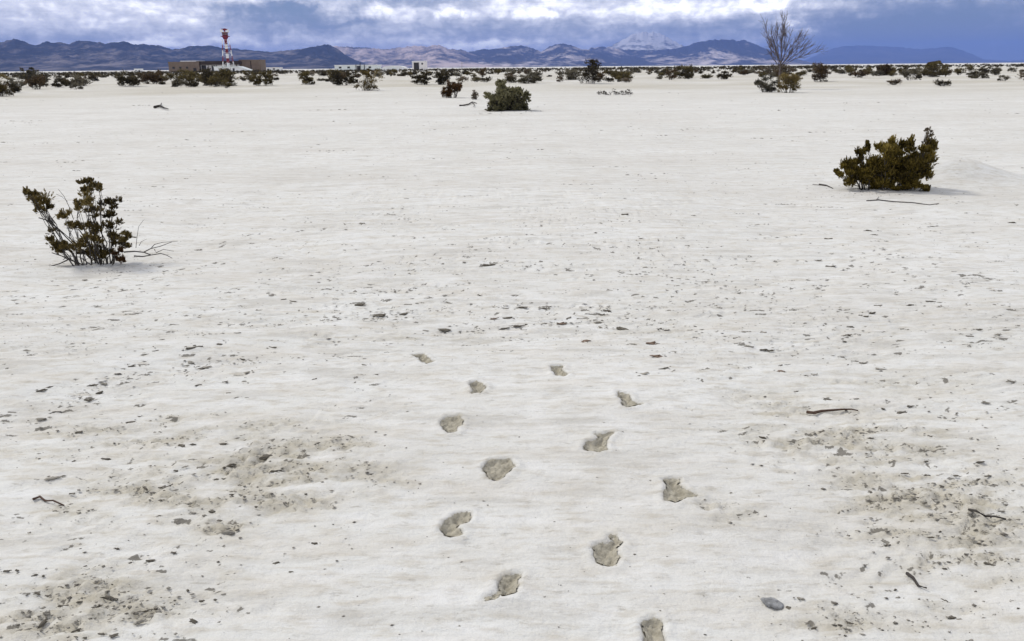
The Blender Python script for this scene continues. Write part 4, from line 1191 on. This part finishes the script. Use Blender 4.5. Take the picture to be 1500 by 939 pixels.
def sand_litter():
    rng = np.random.default_rng(101)
    variants = {}
    mats = {'d': 'chip_dark', 'g': 'chip_grey', 'r': 'chip_red'}
    words = {'d': 'dark', 'g': 'grey', 'r': 'reddish'}
    for k in 'dgr':
        variants[k] = []
        for j in range(6):
            v, f = lump(rng, 2, 1.0, .6)
            v = v + rng.normal(0, .10, v.shape)
            variants[k].append(np_mesh('crust_chip', v, f, M[mats[k]]))
    CH = []; NEAR = []
    for i, (px, py, L, k, ang) in enumerate(CHIPS):
        p = gp(px, py); s = px_size(p); ln = L * s * .5 * rng.uniform(.6, .98)
        o = link('crust_chip', variants[k][rng.integers(0, 6)])
        wd = min(max(ln * rng.uniform(.2, .42), .003), .010 + ln * .2); ln *= .92
        o.location = (float(p[0]), float(p[1]), float(p[2]) - .001)
        for j in range(rng.integers(1, 6)):
            NEAR.append((p[0] + rng.normal(0, ln * .9), p[1] + rng.normal(0, ln * .6), min(ln * rng.uniform(.08, .3), .008)))
        o.scale = (float(ln), float(wd), float(min(max(ln * rng.uniform(.22, .42), .004), .014)))
        sl = ang if ang else rng.normal(0, 12)
        o.rotation_euler = (rng.normal(0, .1), rng.normal(0, .1), rad(float(np.clip(sl * 1.6, -75, 75))))
        size = 'tiny' if L < 8 else 'small' if L < 14 else 'long' if L < 22 else 'large'
        CH.append([o, px, f'{size} {words[k]} soil flake', where(px, py)])
    finish_labels(CH, 'soil flake', 'flakes of dark crust on the sand')
    # crumbs nobody could count: scattered in streaks, thickest where the crust is broken
    V, Fc = [], []
    base = np.array([(1, 0, 0), (0, 1, 0), (-1, 0, 0), (0, -1, 0), (0, 0, .8), (0, 0, -.6)], float)
    fb = np.array([(0, 1, 4), (1, 2, 4), (2, 3, 4), (3, 0, 4), (1, 0, 5), (2, 1, 5), (3, 2, 5), (0, 3, 5)])
    def put(x, y, s, st=1.6):
        v = base * (1 + rng.normal(0, .22, (6, 1))) * np.array([s * st, s, s * .6])
        a = rng.normal(0, .35); c, sn = math.cos(a), math.sin(a)
        v = np.stack([v[:, 0] * c - v[:, 1] * sn + x, v[:, 0] * sn + v[:, 1] * c + y, v[:, 2] + on_sand(x, y) + s * .15], -1)
        Fc.append(fb + 6 * len(V)); V.append(v)
    # candidates in bulk
    n = 60000
    px = rng.uniform(-60, 1560, n); py = rng.uniform(505, 985, n)
    P = np.array([flat_pt(a, b) for a, b in zip(px[:26000], py[:26000])])
    dm = damp_at(P[:, 0], P[:, 1]); ns = fbm(P[:, 0] * 2.5, P[:, 1] * 7, 4)
    ok = rng.uniform(0, 1, len(P)) < np.clip(.010 + .75 * dm ** 1.5 + .10 * np.maximum(ns - .15, 0), 0, 1)
    for (x, y), d in zip(P[ok], dm[ok]):
        put(x, y, float(np.clip(rng.lognormal(-6.1, .5), .0012, .006)) * (1 + .4 * d))
    for x, y, sz in NEAR: put(x, y, sz)
    # streaks and clusters farther out
    for k in range(260):
        cx = rng.uniform(-20, 1520); cy = 150 + (520 - 150) * rng.uniform() ** .8
        c = flat_pt(cx, cy); s = px_size((c[0], c[1], 0))
        m = rng.integers(2, 9); sl = rng.normal(0, .15)
        for j in range(m):
            dx = rng.normal(0, 18) * s; dy = rng.normal(0, .8) * s * 3 + dx * sl
            put(c[0] + dx, c[1] + dy, s * rng.uniform(.35, 1.15), rng.uniform(1.3, 3.4))
    # arcs along the scarp
    arcs = [[(30, 640), (140, 560), (250, 500), (400, 480), (560, 470)], [(470, 505), (650, 492), (800, 475), (960, 478), (1100, 500), (1260, 535)], [(480, 475), (640, 460), (800, 450), (960, 455), (1100, 440)], [(900, 400), (1050, 420), (1230, 470)], [(60, 600), (170, 560), (320, 530), (470, 520)]]
    for arc in arcs:
        ax = np.array(arc, float); t = np.linspace(0, 1, len(ax))
        for j in range(85):
            u = rng.uniform(); x = np.interp(u, t, ax[:, 0]) + rng.normal(0, 14); y = np.interp(u, t, ax[:, 1]) + rng.normal(0, 3)
            c = flat_pt(x, y); s = px_size((c[0], c[1], 0)); put(c[0], c[1], s * rng.uniform(.5, 1.5), rng.uniform(1.2, 3.2))
    # grit over the middle distance
    for k in range(5200):
        x = rng.uniform(-30, 1530); y = 135 + 400 * rng.uniform() ** .9
        c = flat_pt(x, y)
        if fbm(c[0] * .55 + 9, c[1] * .8, 3) < rng.uniform(-.35, .25): continue
        s = px_size((c[0], c[1], 0)); put(c[0], c[1], min(s * rng.uniform(.25, .75), .03), rng.uniform(1.0, 3.0))
    # fall-out under the shrubs
    for bx, by, rx, ry, m in ((140, 392, 60, 8, 120), (1300, 282, 60, 6, 90), (745, 164, 30, 3, 40)):
        for j in range(m):
            c = flat_pt(bx + rng.normal(0, rx), by + rng.normal(0, ry)); s = px_size((c[0], c[1], 0)); put(c[0], c[1], s * rng.uniform(.3, .9), rng.uniform(1, 3))
    tag(link('soil_crumbs', np_mesh('soil_crumbs', np.concatenate(V), np.concatenate(Fc), M['crumb'])), 'loose crumbs of grey soil crust scattered over the pale sand', None, None, 'stuff')


def stick(label, pts_px, r0, r1, mat, lift=.008, twigs=(), name='stick', cat='stick'):
    pts = [gp(*p) for p in pts_px]
    base = pts[0].copy()
    root = empty(name, base); tag(root, label, cat)
    L = [tuple(p - base + np.array([0, 0, lift + r0 * .6 + .006 * (i % 2)])) for i, p in enumerate(pts)]
    k = len(L)
    MB().tube(L, [r0 + (r1 - r0) * i / (k - 1) for i in range(k)], 6).build('stem', mat, root, True)
    for tw in twigs:
        q = [gp(*p) for p in tw]
        MB().tube([tuple(p - base + np.array([0, 0, lift + r0 * .5 + .010 * i])) for i, p in enumerate(q)], [r1 * 1.1 + .001, *([r1 * .7] * (len(q) - 1))], 5).build('twig', mat, root)


def single_things():
    rng = np.random.default_rng(111)
    def z3(x, y): return 1000 + x / 3, 430 + y / 3
    def z6(x, y): return 1000 + x / 3, 680 + y / 3
    def z4(x, y): return x / 3, 680 + y / 3
    stick('dark brown crooked stick lying on the sand right of the footprints', [z3(545, 527), z3(575, 535), z3(610, 522), z3(650, 524), z3(700, 515), z3(740, 519), z3(770, 520)], .0085, .003, M['twig_brown'], .002, [[z3(575, 533), z3(585, 543)]])
    stick('thin brown twig lying alone at the lower left', [z4(145, 158), z4(178, 153), z4(200, 166), z4(235, 170), z4(282, 186)], .0048, .0028, M['twig_brown'], .002)
    stick('short dark twig lying in the trodden patch near the right edge', [z6(1255, 205), z6(1285, 215), z6(1330, 233), z6(1370, 240), z6(1420, 246)], .006, .003, M['twig'], .001)
    stick('slanting dark twig at the lower right', [z6(985, 485), z6(1010, 510), z6(1035, 540), z6(1070, 556)], .006, .003, M['twig'], .001)
    def z8(x, y): return 1000 + x / 3, 120 + y / 3
    stick('long flat dead branch lying before the dense olive shrub', [z8(808, 523), z8(860, 521), z8(930, 527), z8(1010, 533), z8(1085, 541), z8(1125, 537)], .008, .004, M['twig'], -.003, [[z8(850, 521), z8(862, 508)]])
    stick('short bent twig left of the dense olive shrub', [z8(600, 452), z8(630, 458), z8(660, 470)], .010, .005, M['twig'], .002, [[z8(630, 458), z8(570, 456)]])
    # dead twigs left of the sage bush
    def zc(x, y): return 630 + x / 8.82, 80 + y / 8.82
    stick('forked dry branch on the sand left of the round sage bush', [zc(380, 670), zc(440, 668), zc(500, 652), zc(545, 625), zc(600, 640)], .035, .02, M['twig'], .02, [[zc(550, 635), zc(575, 660), zc(565, 690)]])
    # low line of dead branches right of the middle
    pass
    auto_shrub('low dark twiggy tuft flattened on the sand right of the sage bush', 876, 926, 127, 139, M['leaf_belt_dark'], 79, .4, 10, 90, lobes=[(.12, .35, .12, .35), (.48, .3, .24, .3), (.82, .45, .18, .35)])
    def zl(x, y): return x / 3.75, y / 3.75
    stick('small dark stump of dead wood on the sand at left', [zl(850, 597), zl(880, 590), zl(905, 602)], .06, .03, M['twig'], .03, [[zl(882, 592), zl(888, 575)], [zl(895, 598), zl(925, 608)]], 'dead_stump', 'stump')
    # grey stone
    c = gp(*z6(405, 636)); s = px_size(c)
    root = tag(link('stone', None), 'smooth flat grey stone lying on the sand at the lower right', 'stone')
    v, f = lump(rng, 3, .22, .5); v = v + rng.normal(0, .012, v.shape)
    me = np_mesh('stone', v * np.array([48 / 3 * s, 30 / 3 * s, .62 * 40 / 3 * s]), f, M['rock'], None, True)
    root_data = link('stone', me)
    bpy.data.objects.remove(root); root_data.name = 'stone'
    tag(root_data, 'smooth flat grey stone lying on the sand at the lower right', 'stone')
    root_data.location = (float(c[0]), float(c[1]) + .02, float(c[2]) + .006); root_data.rotation_euler = (.05, .12, rad(-22))
    # clod beside the stone
    v, f = lump(rng, 2, .5, .6); c2 = gp(*z6(465, 632))
    o = link('soil_clod', np_mesh('soil_clod', v * .008, f, M['chip_dark'], None, True)); o.location = [float(t) for t in c2]
    tag(o, 'small dark clod touching the right end of the flat grey stone', 'clod')


ground()
mountains()
haze()
buildings()
tower()
left_bush()
right_bush()
middle_bush()
named_shrubs()
bare_tree()
scrub_belt()
single_things()
sand_litter()
